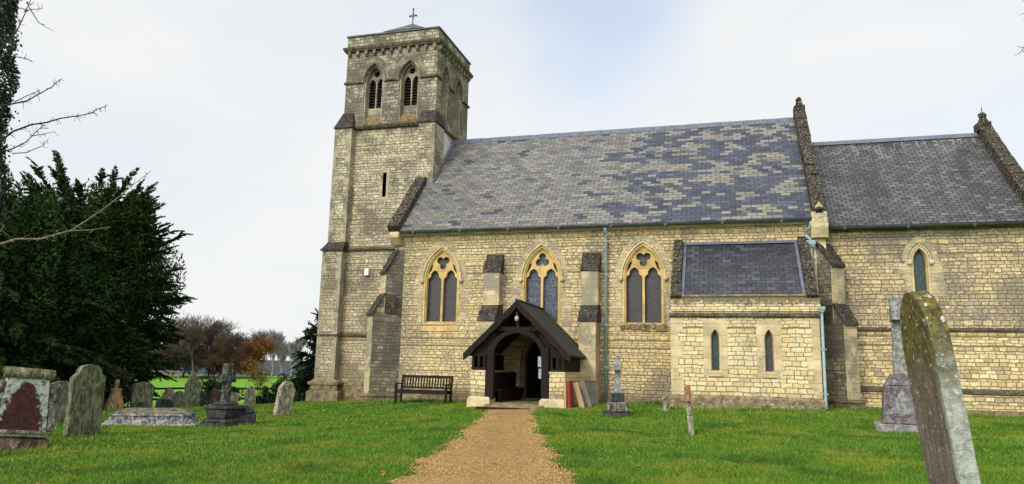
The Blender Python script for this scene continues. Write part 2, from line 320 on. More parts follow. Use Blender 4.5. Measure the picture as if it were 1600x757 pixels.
# ------------------------------------------------------------------ mesh helper
def V(*a): return Vector(a)
EX, EY, EZ = V(1, 0, 0), V(0, 1, 0), V(0, 0, 1)
class MB:
    def __init__(s): s.bm = bmesh.new()
    def poly(s, pts): s.bm.faces.new([s.bm.verts.new(p) for p in pts])
    def hexa(s, p):      # 8 corners, bottom loop then top loop
        v = [s.bm.verts.new(q) for q in p]
        for f in ((3, 2, 1, 0), (4, 5, 6, 7), (0, 1, 5, 4), (1, 2, 6, 5), (2, 3, 7, 6), (3, 0, 4, 7)): s.bm.faces.new([v[i] for i in f])
    def box(s, x0, x1, y0, y1, z0, z1): s.frus(x0, x1, y0, y1, z0, x0, x1, y0, y1, z1)
    def frus(s, x0, x1, y0, y1, z0, X0, X1, Y0, Y1, z1):
        s.hexa([V(x0, y0, z0), V(x1, y0, z0), V(x1, y1, z0), V(x0, y1, z0), V(X0, Y0, z1), V(X1, Y0, z1), V(X1, Y1, z1), V(X0, Y1, z1)])
    def obox(s, c, ax, ay, az):   # oriented box: centre and half-axes
        s.hexa([c-ax-ay-az, c+ax-ay-az, c+ax+ay-az, c-ax+ay-az, c-ax-ay+az, c+ax-ay+az, c+ax+ay+az, c-ax+ay+az])
    def beam(s, a, b, w, h, up=EZ):
        d = b-a; t = d.normalized(); sd_ = t.cross(up)
        sd_ = sd_.normalized() if sd_.length > 1e-4 else V(1, 0, 0)
        u = sd_.cross(t); s.obox((a+b)/2, d/2, sd_*w/2, u*h/2)
    def plate(s, outer, holes, O, U, Vv, N, d0, d1):
        loops = [outer]+list(holes); flat = [p for l in loops for p in l]
        tri = tessellate_polygon([[V(p[0], p[1], 0) for p in l] for l in loops])
        F = [s.bm.verts.new(O+U*p[0]+Vv*p[1]+N*d1) for p in flat]; B = [s.bm.verts.new(O+U*p[0]+Vv*p[1]+N*d0) for p in flat]
        for t in tri:
            try: s.bm.faces.new([F[i] for i in t]); s.bm.faces.new([B[i] for i in reversed(t)])
            except ValueError: pass
        k = 0
        for l in loops:
            n = len(l)
            for i in range(n):
                a, b = k+i, k+(i+1) % n
                try: s.bm.faces.new([F[a], F[b], B[b], B[a]])
                except ValueError: pass
            k += n
    def tube(s, pts, rad, n=10, caps=True):
        rings = []
        for i, p in enumerate(pts):
            t = (pts[min(i+1, len(pts)-1)]-pts[max(i-1, 0)]).normalized()
            a = t.cross(EZ) if abs(t.z) < .95 else t.cross(EX); a.normalize(); b = t.cross(a)
            r = rad[i] if isinstance(rad, (list, tuple)) else rad
            rings.append([s.bm.verts.new(p+a*r*math.cos(2*math.pi*k/n)+b*r*math.sin(2*math.pi*k/n)) for k in range(n)])
        for A, B in zip(rings, rings[1:]):
            for k in range(n): s.bm.faces.new([A[k], A[(k+1) % n], B[(k+1) % n], B[k]])
        if caps: s.bm.faces.new(rings[0][::-1]); s.bm.faces.new(rings[-1])
    def sphere(s, c, r, sc=(1, 1, 1), seg=12):
        m = Matrix.Translation(c) @ Matrix.Diagonal((sc[0]*r, sc[1]*r, sc[2]*r, 1))
        bmesh.ops.create_uvsphere(s.bm, u_segments=seg, v_segments=max(6, seg//2), radius=1, matrix=m)
    def build(s, name, mat, parent=None, bevel=0, smooth=False, jit=0, label=None, sub=0):
        bm = s.bm
        bmesh.ops.recalc_face_normals(bm, faces=bm.faces[:])
        if jit:
            for v in bm.verts:
                v.co += V(*(random.uniform(-jit, jit) for _ in range(3)))
        me = bpy.data.meshes.new(name); uvl = bm.loops.layers.uv.new('UVMap'); bm.normal_update()
        for f in bm.faces:
            n = f.normal
            if abs(n.z) > .95: t = EX; b = EY
            else: t = EZ.cross(n).normalized(); b = n.cross(t)
            for l in f.loops: l[uvl].uv = (l.vert.co.dot(t), l.vert.co.dot(b))
            f.smooth = smooth
        bm.to_mesh(me); bm.free(); me.materials.append(mat)
        o = bpy.data.objects.new(name, me); COL.objects.link(o)
        if parent:
            o.parent = parent
            if not parent.get('_local'): o.matrix_parent_inverse = Matrix.Identity(4)
        if bevel:
            md = o.modifiers.new('bevel', 'BEVEL'); md.width = bevel; md.segments = 2; md.limit_method = 'ANGLE'; md.angle_limit = R(35)
        if label: o['label'] = label
        return o
def tag(o, label=None, cat=None, group=None, kind=None):
    if label: o['label'] = label
    if cat: o['category'] = cat
    if group: o['group'] = group
    if kind: o['kind'] = kind
    return o
def thing(name, label, cat, loc=(0, 0, 0), rot=(0, 0, 0), group=None):
    o = bpy.data.objects.new(name, None); COL.objects.link(o); o.location = loc; o.rotation_euler = rot; o.empty_display_size = .3
    return tag(o, label, cat, group)
def fastmesh(name, verts, faces_n, nper, mat, parent=None, uvs=None, smooth=False):
    me = bpy.data.meshes.new(name); nv = len(verts); nf = faces_n
    me.vertices.add(nv); me.vertices.foreach_set('co', np.asarray(verts, np.float32).ravel())
    idx = np.arange(nv, dtype=np.int32) if not isinstance(nper, tuple) else nper[1]
    k = nper if not isinstance(nper, tuple) else nper[0]
    me.loops.add(len(idx)); me.loops.foreach_set('vertex_index', idx)
    me.polygons.add(nf); me.polygons.foreach_set('loop_start', np.arange(nf, dtype=np.int32)*k)
    try: me.polygons.foreach_set('loop_total', np.full(nf, k, np.int32))
    except Exception: pass
    if smooth: me.polygons.foreach_set('use_smooth', np.ones(nf, bool))
    me.update(calc_edges=True); me.validate(); me.materials.append(mat)
    o = bpy.data.objects.new(name, me); COL.objects.link(o); o.parent = parent
    return o

# ------------------------------------------------------------------ terrain
CP = np.array([(8.5, -24, 0), (5.6, -15.2, .12), (4.7, -11.5, .2), (3.6, -7.7, .3), (2.9, -5, .35), (2.6, -3.2, .41), (-3.1, -13.7, -.1), (-4.7, -11, -.15), (-6.5, -7.3, -.25),
    (-4.1, -6.7, -.2), (-4.6, -3.7, -.1), (-8.4, -8.3, -.2), (-14.6, 0, -.5), (-15, 2, -.5), (-15.5, 4.6, -.6), (-13, 4.8, -.5), (-15.5, 11.6, -.65), (-21, 9.1, -.9), (-16, 14.5, -.8),
    (-3, -1, .27), (-7, 1.5, .02), (1, -.5, .33), (4, -.5, .45), (5.7, -4.5, .35), (7, -2, .47), (11, -2.4, .56), (14, .3, .5), (17, .3, .47), (12, -5.3, .3), (7.7, -8.2, .25), (12, -12, .18),
    (9.3, -20.4, .05), (16, -10, .3), (-8, -20, -.3), (0, -24, -.1), (8, 12, .3), (22, -20, .2), (25, 5, .5), (-25, -10, -.9), (-28, 20, -1.05), (-10, 20, -.8), (5, 25, -.3), (-20, -22, -.6), (8, -34, 0)], float)
def tps_fit():
    n = len(CP); d = np.linalg.norm(CP[:, None, :2]-CP[None, :, :2], axis=2); K = np.where(d > 0, d*d*np.log(d+1e-9), 0)+np.eye(n)*2.0
    P = np.c_[np.ones(n), CP[:, :2]]; A = np.block([[K, P], [P.T, np.zeros((3, 3))]])
    return np.linalg.solve(A, np.r_[CP[:, 2], 0, 0, 0])
TW = tps_fit()
def Gn(x, y):
    x = np.asarray(x, float); y = np.asarray(y, float); s = x.shape; X = x.ravel(); Y = y.ravel()
    out_ = np.empty_like(X)
    for i in range(0, len(X), 20000):
        a, b = X[i:i+20000], Y[i:i+20000]
        d = np.hypot(a[:, None]-CP[None, :, 0], b[:, None]-CP[None, :, 1]); K = np.where(d > 0, d*d*np.log(d+1e-9), 0)
        out_[i:i+20000] = K@TW[:len(CP)]+TW[-3]+TW[-2]*a+TW[-1]*b
    out_ = np.clip(out_, -1.25, .65)
    r = np.hypot(X-CAM.x, Y-CAM.y)
    fld = -1.1+.75*np.clip((r-45)/59, 0, 1)-np.clip((r-104)/38, 0, 3)**2 + .5*np.clip(r/104, 0, 1)**2*0
    far = np.clip((r-420)/500, 0, 1); far = far*far*(3-2*far)*13.5; fld = fld+far
    t = np.clip((r-33)/22, 0, 1); t = t*t*(3-2*t)
    o = out_*(1-t)+fld*t
    o = o + .018*np.sin(X*1.1+Y*.7)*np.cos(Y*.9-X*.3) + .01*np.sin(X*3.1-Y*2.2)
    return o.reshape(s)
def G(x, y): return float(Gn(np.array([x]), np.array([y]))[0])
def grid_axis(c, fine, n1, step, far):
    a = list(np.arange(-fine, fine+.001, step)); d = fine; s = step
    while d < far: s *= 1.13; d += s; a = [-d]+a+[d]
    return np.array(a)+c
gx = grid_axis(2, 24, 0, .3, 2600); gy = grid_axis(-6, 20, 0, .3, 2600)
XX, YY = np.meshgrid(gx, gy, indexing='ij'); ZZ = Gn(XX, YY)
nx, ny = XX.shape; vid = np.arange(nx*ny).reshape(nx, ny)
fc = np.stack([vid[:-1, :-1], vid[1:, :-1], vid[1:, 1:], vid[:-1, 1:]], -1).reshape(-1, 4)

def path_dist(a, ob, half=None): pass
PTH = [(7.9, -22.5, 1.35), (7.2, -19.5, 1.25), (6.35, -17.0, 1.2), (5.62, -15.24, 1.14), (5.1, -13.3, 1.02), (4.68, -11.5, .90), (4.1, -9.6, .76), (3.66, -7.7, .70), (3.25, -6.2, .66), (2.92, -5.0, .66), (2.68, -4.2, .70), (2.58, -3.35, .72)]
def path_half(x, y):
    P = np.array(PTH); ys = P[:, 1]; cx = np.interp(y, ys, P[:, 0]); h = np.interp(y, ys, P[:, 2]); return cx, h
def edge_n(y, s): return .09*np.sin(y*3.1+s)+.06*np.sin(y*7.7+2*s)+.04*np.sin(y*17+s*3)

def m_ground():
    a = NM('lawn_and_field', .95, .1); ob = a.obj()
    n0 = a.noise(ob, .35, 4, .6); n1_ = a.noise(ob, 2.2, 4, .7); n2_ = a.noise(ob, 40, 3, .7)
    c = a.mix(a.mapr(n0, .35, .65), (.055, .135, .012), (.085, .175, .016))
    c = a.mix(a.mapr(n1_, .52, .72, 0, .55), c, (.15, .18, .02))
    c = a.mix(a.mapr(n2_, .35, .7, 0, .6), c, (.025, .055, .008))
    r = a.n('ShaderNodeVectorMath', operation='DISTANCE'); a.l(ob, r.inputs[0]); r.inputs[1].default_value = (8.5, -24, 0)
    c = a.mix(a.mapr(r.outputs['Value'], 38, 50), c, a.mix(a.mapr(a.noise(ob, .12, 4, .7), .3, .7), (.11, .26, .02), (.15, .30, .032)))
    c = a.mix(a.mapr(r.outputs['Value'], 180, 400), c, (.045, .058, .06))  # distance haze put into the colour: far ground goes blue-grey
    return a.done(c, a.bump(a.noise(ob, 14, 4, .8), .05, .8))
g = fastmesh('ground', np.c_[XX.ravel(), YY.ravel(), ZZ.ravel()], len(fc), (4, fc.ravel().astype(np.int32)), m_ground(), smooth=True)
tag(g, kind='structure')

def m_gravel():
    a = NM('gravel', .9, .2); ob = a.obj()
    vo = a.n('ShaderNodeTexVoronoi', feature='F1'); a.l(ob, vo.inputs['Vector']); vo.inputs['Scale'].default_value = 55
    rc = a.n('ShaderNodeSeparateColor'); a.l(vo.outputs['Color'], rc.inputs[0])
    c = a.ramp(rc.outputs[0], [(0, (.31, .165, .045)), (.25, (.46, .27, .08)), (.5, (.55, .36, .125)), (.68, (.22, .115, .03)), (.82, (.60, .43, .2)), (.93, (.07, .045, .02))], True)
    c = a.mix(a.mapr(a.noise(ob, 1.1, 5, .7), .45, .66, 0, .55), c, (.27, .16, .06))
    c = a.mix(a.mapr(a.noise(ob, 7, 5, .8), .6, .68, 0, .7), c, (.10, .075, .04))
    d = vo.outputs['Distance']; c = a.mix(a.mapr(d, .35, .7, 0, .7), c, (.12, .07, .03))
    return a.done(c, a.bump(a.math('SUBTRACT', 1, d), .012, 1))
M_grav = m_gravel()
ys = np.arange(-26, -3.3, .12); rows = []
pv = []
for y in ys:
    cx, h = path_half(None, y); l = cx-h-edge_n(y, 0); r_ = cx+h+edge_n(y, 2)
    pv.append([l+(r_-l)*t for t in np.linspace(0, 1, 12)])
pv = np.array(pv); PY = np.repeat(ys[:, None], 12, 1); tt = np.linspace(-1, 1, 12)[None, :]
PZ = Gn(pv, PY)+.012+.02*(1-tt**4)
vid = np.arange(pv.size).reshape(pv.shape); fp = np.stack([vid[:-1, :-1], vid[:-1, 1:], vid[1:, 1:], vid[1:, :-1]], -1).reshape(-1, 4)
p = fastmesh('gravel_path', np.c_[pv.ravel(), PY.ravel(), PZ.ravel()], len(fp), (4, fp.ravel().astype(np.int32)), M_grav, smooth=True); tag(p, kind='structure')
# loose stones on the path
def pebbles():
    n = 9000; y = -4-(rng.random(n)**.8)*13.5; cx, h = path_half(None, y); x = cx+(rng.random(n)*2-1)*h*1.04; s = rng.uniform(.005, .013, n)
    z = Gn(x, y)+.024
    base = np.array([(1, 0, 0), (0, 1, 0), (-1, 0, 0), (0, -1, 0), (0, 0, 1), (0, 0, -1)], float)
    fi = np.array([(0, 1, 4), (1, 2, 4), (2, 3, 4), (3, 0, 4), (1, 0, 5), (2, 1, 5), (3, 2, 5), (0, 3, 5)])
    sc = rng.uniform(.6, 1.4, (n, 1, 3)); v = base[None]*sc*s[:, None, None]; a = rng.random(n)*6.28; c_, s_ = np.cos(a)[:, None], np.sin(a)[:, None]
    vx = v[:, :, 0]*c_-v[:, :, 1]*s_; vy = v[:, :, 0]*s_+v[:, :, 1]*c_
    P = np.stack([vx+x[:, None], vy+y[:, None], v[:, :, 2]+z[:, None]], -1)
    idx = (fi[None]+np.arange(n)[:, None, None]*6).reshape(-1)
    a_ = NM('loose_stones', .85, .3); gi = a_.n('ShaderNodeNewGeometry')
    m = a_.done(a_.ramp(gi.outputs['Random Per Island'], [(0, (.42, .25, .075)), (.3, (.52, .34, .13)), (.55, (.24, .13, .04)), (.8, (.60, .42, .2)), (.9, (.07, .045, .02))], True))
    o = fastmesh('loose_gravel', P.reshape(-1, 3), n*8, (3, idx.astype(np.int32)), m); tag(o, kind='stuff', label='loose tan gravel stones scattered over the path', cat='gravel')
pebbles()

# ------------------------------------------------------------------ CHURCH
CH = thing('church', 'long yellow stone parish church with slate roofs, square west tower and timber porch', 'church')
def archloop(a, zs, o=0, k=1.0, n=9):
    """pointed arch head from (+a+o, zs) over the apex to (-a-o, zs)"""
    Rr = 2*a*k; c = Rr-a; rr = Rr+o; th = math.acos(c/rr)
    right = [(-c+rr*math.cos(t), zs+rr*math.sin(t)) for t in np.linspace(0, th, n)]
    return right+[(-x, z) for x, z in right[-2::-1]]
def window_loop(cx, a, z0, zs, o=0, k=1.0, n=9, ob=None):
    ob = o if ob is None else ob
    return [(cx-a-o, z0-ob), (cx+a+o, z0-ob)]+[(cx+x, z) for x, z in archloop(a, zs, o, k, n)]
def shift(l, dx, dz=0): return [(x+dx, z+dz) for x, z in l]
def foil(cx, cz, c, r, angs, n=48):
    pts = []
    for i in range(n):
        th = 2*math.pi*i/n; best = .02
        for a in angs:
            b = c*math.cos(th-a); d = r*r-c*c+b*b
            if d >= 0: best = max(best, b+math.sqrt(d))
        pts.append((cx+best*math.cos(th), cz+best*math.sin(th)))
    return pts
def ring_loops(cx, a, z0, zs, o0, o1, k=1.0):
    """closed band following an arch between two offsets, only the head, down to z0"""
    A = [(cx+a+o1, z0)]+shift(archloop(a, zs, o1, k), cx)+[(cx-a-o1, z0)]
    B = [(cx+a+o0, z0)]+shift(archloop(a, zs, o0, k), cx)+[(cx-a-o0, z0)]
    return A+B[::-1]
SO = V(0, 0, 0); SOUTH = (EX, EZ, -EY)
def on(Yp): return V(0, Yp, 0)

# nave walls
WINS = [(-1.12, 0), (2.49, 1), (5.89, 2)]
WA, WS, WK = .60, 4.52, 1.0
b = MB()
holes = [window_loop(c, WA+.04, 2.93, WS) for c, _ in WINS]
dark_opening = window_loop(2.5, .56, .3, 1.75, k=.85)
b.plate([(-2.95, -.6), (11.3, -.6), (11.3, 6.42), (-2.95, 6.42)], holes+[dark_opening], on(0), *SOUTH, -.55, 0)
b.box(-2.95, 11.3, 7.95, 8.5, -.6, 6.42)
prof = [(0.55, -.6), (7.95, -.6), (7.95, 6.42), (4.2, 10.7), (.55, 6.9)]
prof_full = [(0.002, 6.42), (.55, 6.42), (.55, -.6), (7.95, -.6), (7.95, 6.42), (8.498, 6.42), (4.25, 10.8)]
for X in (-2.95, 10.82): b.plate(prof_full, [], V(X, 0, 0), EY, EZ, EX, 0, .47)
b.build('nave_wall', M_nave, CH)
b = MB(); b.frus(-3.0, 11.3, -.07, .1, .2, -3.0, 11.3, -.07, .1, .42); b.frus(-3.0, 11.3, -.07, .1, .42, -3.0, 11.3, -.003, .1, .5); b.build('plinth', M_plinth, CH, jit=.004)
# nave roof
def slope_slab(mb, x0, x1, y0, z0, y1, z1, th=.07):
    n = V(0, -(z1-z0), y1-y0).normalized()*th
    a, b_, c, d = V(x0, y0, z0), V(x1, y0, z0), V(x1, y1, z1), V(x0, y1, z1)
    mb.hexa([a-n, b_-n, c-n, d-n, a, b_, c, d])
RZ0, RK = 6.25, 1.042; RZ = RZ0+RK*4.5
b = MB(); slope_slab(b, -2.68, 11.05, -.3, RZ0, 4.2, RZ); slope_slab(b, -2.68, 11.05, 8.7, RZ0, 4.2, RZ-.002)
nr = b.build('nave_roof', M_slate, CH)
b = MB(); x = -2.5
while x < 10.95:
    l = min(.42, 11.04-x); t = random.uniform(-.006, .006)
    b.hexa([V(x, 4.0, RZ-.19+t), V(x+l-.012, 4.0, RZ-.19+t), V(x+l-.012, 4.4, RZ-.19+t), V(x, 4.4, RZ-.19+t), V(x, 4.17, RZ+.045+t), V(x+l-.012, 4.17, RZ+.045+t), V(x+l-.012, 4.23, RZ+.045+t), V(x, 4.23, RZ+.045+t)]); x += l
b.build('ridge_tile', M_lead, nr)
def coping(x0, x1, y0, z0, y1, z1, up, under, seg, name, mat=M_cop, north=None):
    """raised gable coping in separate weathered stones up one slope"""
    mb = MB(); L_ = math.hypot(y1-y0, z1-z0); n = max(1, int(L_/seg)); d = V(0, y1-y0, z1-z0)/L_; nn = V(0, -d.z, d.y)
    for i in range(n):
        for s in (1, -1) if north else (1,):
            a = i*L_/n+.006; e = (i+1)*L_/n-.006; t = random.uniform(-.02, .03); dx = random.uniform(-.012, .012)
            def P(q, h, X):
                v = V(X+dx, y0, z0)+d*q+nn*h
                if s < 0: v.y = 2*north-v.y
                return v
            mb.hexa([P(a, -under, x0), P(e, -under, x0), P(e, -under, x1), P(a, -under, x1), P(a, up+t, x0+.02), P(e, up-t*.5, x0+.02), P(e, up-t*.5, x1-.02), P(a, up+t, x1-.02)])
    return mb.build(name, mat, CH, bevel=.015, jit=.006)
coping(11.04, 11.46, -.28, RZ0+.02, 4.2, RZ+.02, .30, .25, .62, 'gable_coping', north=4.2)
coping(-3.12, -2.66, -.33, RZ0+.02, 2.0, RZ0+RK*2.33, .20, .18, .6, 'gable_coping')
b = MB(); b.box(11.06, 11.44, 3.95, 4.45, RZ+.1, RZ+.42); b.frus(11.1, 11.4, 4.02, 4.38, RZ+.42, 11.16, 11.34, 4.1, 4.3, RZ+.62); b.sphere(V(11.25, 4.2, RZ+.70), .11, (1, 1, 1.1)); b.build('apex_stone', M_cop, CH, jit=.012)
# kneeler with little gablet, and the ashlar strip under it
b = MB(); b.box(11.0, 11.48, -.42, .1, 5.92, 6.22); b.plate([(11.02, 6.22), (11.46, 6.22), (11.46, 6.4), (11.24, 6.72), (11.02, 6.4)], [(shift([(0, 0)], 11.24, 6.6)[0]), (11.34, 6.42), (11.14, 6.42)] and [[(11.24, 6.58), (11.36, 6.36), (11.12, 6.36)]], on(-.42), *SOUTH, -.4, 0)
b.frus(11.0, 11.48, -.3, .1, 5.62, 11.0, 11.48, -.42, .1, 5.92); b.build('kneeler', M_ash, CH, bevel=.012)
b = MB(); b.box(11.06, 11.42, -.12, .12, -.4, 5.62); b.build('quoin', M_ash, CH)
b = MB(); b.box(-3.05, -2.7, -.36, .0, 6.0, 6.2); b.frus(-3.05, -2.7, -.1, 0, 5.75, -3.05, -2.7, -.36, 0, 6.0); b.build('kneeler', M_ash, CH, bevel=.012)
b = MB(); b.box(-2.7, 11.0, -.09, .02, 6.1, 6.24); b.build('eaves_course', M_ash, CH)
def half_round(x0, x1, y, z0, z1, r=.065, name='gutter', mat=M_gutter):
    mb = MB(); n = 8
    A = [V(x0, y+r*math.cos(t), z0+r*math.sin(t)) for t in np.linspace(math.pi, 2*math.pi, n)]; B = [V(x1, p.y, p.z+z1-z0) for p in A]
    for i in range(n-1): mb.poly([A[i], A[i+1], B[i+1], B[i]])
    A2 = [p+V(0, (y-p.y)*.12, .008) for p in A]; B2 = [p+V(0, (y-p.y)*.12, .008) for p in B]
    for i in range(n-1): mb.poly([A2[i], A2[i+1], B2[i+1], B2[i]])
    mb.box(x0, x1, y-r-.006, y-r+.004, z0-.01, z0+.012)
    o = mb.build(name, mat, CH, smooth=True)
    x = x0+.5
    while x < x1:
        k = MB(); k.box(x-.012, x+.012, y-r-.01, y+r+.04, z0-r-.03, z0+.01); k.box(x-.04, x+.04, y-r-.012, y+r+.02, z0-r-.012, z0+.004); x += 1.75; k.build('gutter_bracket', mat, o)
half_round(-2.6, 11.02, -.37, 6.19, 6.19); half_round(11.5, 17.0, .13, 6.0, 6.0)
half_round(7.2, 10.6, -2.31, 3.6, 3.6, .05) if False else None

# windows of the nave
def hood(parent, cx, a, zs, o0, o1, Yp, proj, mat, k=1.0, stops=True, z0=None, O=None, fr=SOUTH):
    z0 = zs-.04 if z0 is None else z0
    mb = MB(); O = on(Yp) if O is None else O
    mb.plate(ring_loops(cx, a, z0, zs, o0, o1, k), [], O, *fr, -.05, proj)
    if stops:
        for s in (-1, 1): mb.sphere(O+fr[0]*(cx+s*(a+(o0+o1)/2+.02))+fr[1]*(z0-.02)+fr[2]*(proj*.7), .085, (1, .9, 1), 10)
    return mb.build('hood_mould', mat, parent, bevel=.012)
def voussoirs(parent, cx, a, z0, zs, o0, o1, Yp, k=1.0, n=17, mat=M_pale):
    mb = MB(); pa = shift(archloop(a, zs, o0, k, 60), cx); pb = shift(archloop(a, zs, o1, k, 60), cx); m = len(pa)
    for i in range(n):
        if i == n//2: pass
        i0 = int(i*(m-1)/n); i1 = int((i+1)*(m-1)/n); e = random.uniform(0, .06); pr = .004+random.uniform(0, .006)
        def P(t, q, s): 
            A = Vector(pa[q]); B = Vector(pb[q]); c = A+(B-A)*s; return V(c.x, Yp-t, c.y)
        mb.hexa([P(-.02, i0, 0), P(-.02, i1, 0), P(-.02, i1, 1-e), P(-.02, i0, 1-e), P(pr, i0, 0), P(pr, i1, 0), P(pr, i1, 1-e), P(pr, i0, 1-e)])
    z = z0
    while z < zs-.05:      # side dressings, long and short
        h = random.uniform(.18, .3)
        h = min(h, zs-z)
        for s in (-1, 1):
            w0 = random.choice((.12, .16, .30, .34)); x0 = cx+s*(a+.02); x1 = cx+s*(a+o0+w0-.03)
            mb.box(min(x0, x1), max(x0, x1), Yp-.005-random.uniform(0, .004), Yp+.02, z+.006, z+h-.006)
        z += h
    return mb.build('arch_stone', mat, parent, jit=.006)
def two_light(cx, kind, glass, mat=M_win):
    r_ = bpy.data.objects.new('window', None); COL.objects.link(r_); r_.parent = CH
    a = WA
    # moulded frame in three receding orders
    for o0, o1, d0, d1 in ((.04, .10, -.20, .0), ):
        m = MB(); m.plate(window_loop(cx, a, 2.93, WS, .075, ob=.0), [window_loop(cx, a, 2.99, WS, .0, ob=0)], on(0), *SOUTH, -.06, .012); m.build('frame', mat, r_, bevel=.02)
    m = MB(); m.plate(window_loop(cx, a, 2.93, WS, .04, ob=0), [window_loop(cx, a, 3.0, WS, -.035, ob=0)], on(0), *SOUTH, -.14, -.035); 
    # tracery plate: two cusped lights, a foiled eye, two little spandrel holes
    la = (a-.03-.035)/2; hs = []
    zsp = WS-.10
    for s in (-1, 1):
        lc = cx+s*(la+.032); lo = []
        head = archloop(la-.005, zsp, 0, .92, 13); n = len(head)
        for i, (x_, z_) in enumerate(head):
            t = i/(n-1); q = max(0, 1-abs(t-.22)/.1)+max(0, 1-abs(t-.78)/.1); f = 1-.28*q
            bul = 1.0; lo.append((lc+x_*f*bul, zsp+(z_-zsp)*(1-.10*q)))
        hs.append([(lc-la+.005, 3.04), (lc+la-.005, 3.04)]+lo)
    eye = WS+.61
    up = [R(90), R(210), R(330)]; dn = [R(30), R(150), R(270)]
    hs.append(foil(cx, eye, .130, .124, up if kind == 1 else dn))
    for s in (-1, 1):
        hs.append([(cx+s*.515, WS+.19), (cx+s*.538, WS+.22), (cx+s*.47, WS+.47), (cx+s*.36, WS+.54), (cx+s*.42, WS+.34)][::s])
    m.plate(window_loop(cx, a, 2.98, WS, -.02, ob=0), hs, on(0), *SOUTH, -.19, -.085); m.build('tracery', mat, r_, bevel=.012)
    m = MB(); m.plate(window_loop(cx, a, 2.97, WS, -.01, ob=0), [], on(0), *SOUTH, -.26, -.23); m.build('glass', glass, r_)
    m = MB()
    if kind != 2:
        m.hexa([V(cx-a-.1, -.02, 2.70), V(cx+a+.1, -.02, 2.70), V(cx+a+.1, .3, 2.70), V(cx-a-.1, .3, 2.70), V(cx-a-.1, -.02, 2.86), V(cx+a+.1, -.02, 2.86), V(cx+a+.1, .3, 3.03), V(cx-a-.1, .3, 3.03)])
        m.build('sill', mat, r_, bevel=.01)
    else:
        for i in range(9):
            x0 = cx-a-.14+i*(2*a+.28)/9; h = random.uniform(.14, .24); m.box(x0, x0+(2*a+.28)/9-.02, -.04-random.uniform(0, .03), .3, 2.99-h, 2.99+random.uniform(-.03, .03))
        m.build('sill', M_plinth, r_, jit=.012, bevel=.012)
    hood(r_, cx, a, WS, .075, .135, 0, .06, M_ash)
    voussoirs(r_, cx, a+.09, 2.9, WS, .05, .23, 0)
    return r_
two_light(-1.12, 0, M_glass1); two_light(2.49, 1, M_glass2); two_light(5.89, 2, M_glass1)
# inner church doorway behind the porch; a near-black plate paints its unlit interior
dr = bpy.data.objects.new('doorway', None); COL.objects.link(dr); dr.parent = CH
b = MB(); b.plate(window_loop(2.5, .56, .35, 1.75, .14, k=.85, ob=0), [window_loop(2.5, .52, .3, 1.75, k=.85, ob=.2)], on(0), *SOUTH, -.3, .04); b.build('frame', M_plaster, dr, bevel=.02)
b = MB(); b.plate(window_loop(2.5, .56, .3, 1.75, k=.85), [], on(0), *SOUTH, -.48, -.42); b.build('dark_opening', M_black, dr)
b = MB(); b.box(1.95, 3.1, -.35, .0, .3, .55); b.build('step', M_plinth, dr)

# buttresses
M_ashb = ashlar('weathered_buttress_stone', (.58, .47, .27), (.24, .215, .16), .26, .22, amt=.5)
def strbut(x0, x1, z_lo, stages, top, mat_f=M_ashb):
    """south-projecting buttress; stages: (front_y, z_top, slope_rise, overhang)"""
    r_ = bpy.data.objects.new('buttress', None); COL.objects.link(r_); r_.parent = CH
    m = MB(); z = z_lo
    for i, (fy, zt, ny_, zn) in enumerate(stages):
        c = MB()
        m.box(x0, x1, -fy, .05, z, zt)
        n = 3
        for j in range(n):     # stepped weathering stones
            ya = -fy-.05+(fy+.05-ny_)*j/n; yb = -fy-.05+(fy+.05-ny_)*(j+1)/n; za = zt+(zn-zt)*j/n; zb = zt+(zn-zt)*(j+1)/n
            e_ = random.uniform(.015, .04); zq = zb-.03; c.hexa([V(x0-e_, ya, za-.03), V(x1+e_, ya, za-.03), V(x1+e_, .04, za-.03), V(x0-e_, .04, za-.03), V(x0-e_, ya+.07, zq), V(x1+e_, ya+.07, zq), V(x1+e_, .04, zb+.02), V(x0-e_, .04, zb+.02)])
        z = zt; c.build('weathering', M_copw, r_, jit=.008, bevel=.01)
    m.build('shaft', mat_f, r_, bevel=.012)
    return r_
for xa, xb in ((.56, 1.12), (3.93, 4.48)):
    r_ = strbut(xa, xb, -.3, [(.80, 3.05, .42, 3.6), (.38, 4.72, .0, 5.35)], 0)
    m = MB(); m.frus(xa-.06, xb+.06, -.88, .02, -.3, xa-.06, xb+.06, -.88, .02, .55); m.frus(xa-.06, xb+.06, -.88, .02, .55, xa, xb, -.8, .02, .64); m.build('plinth', M_plinth, r_, jit=.004)
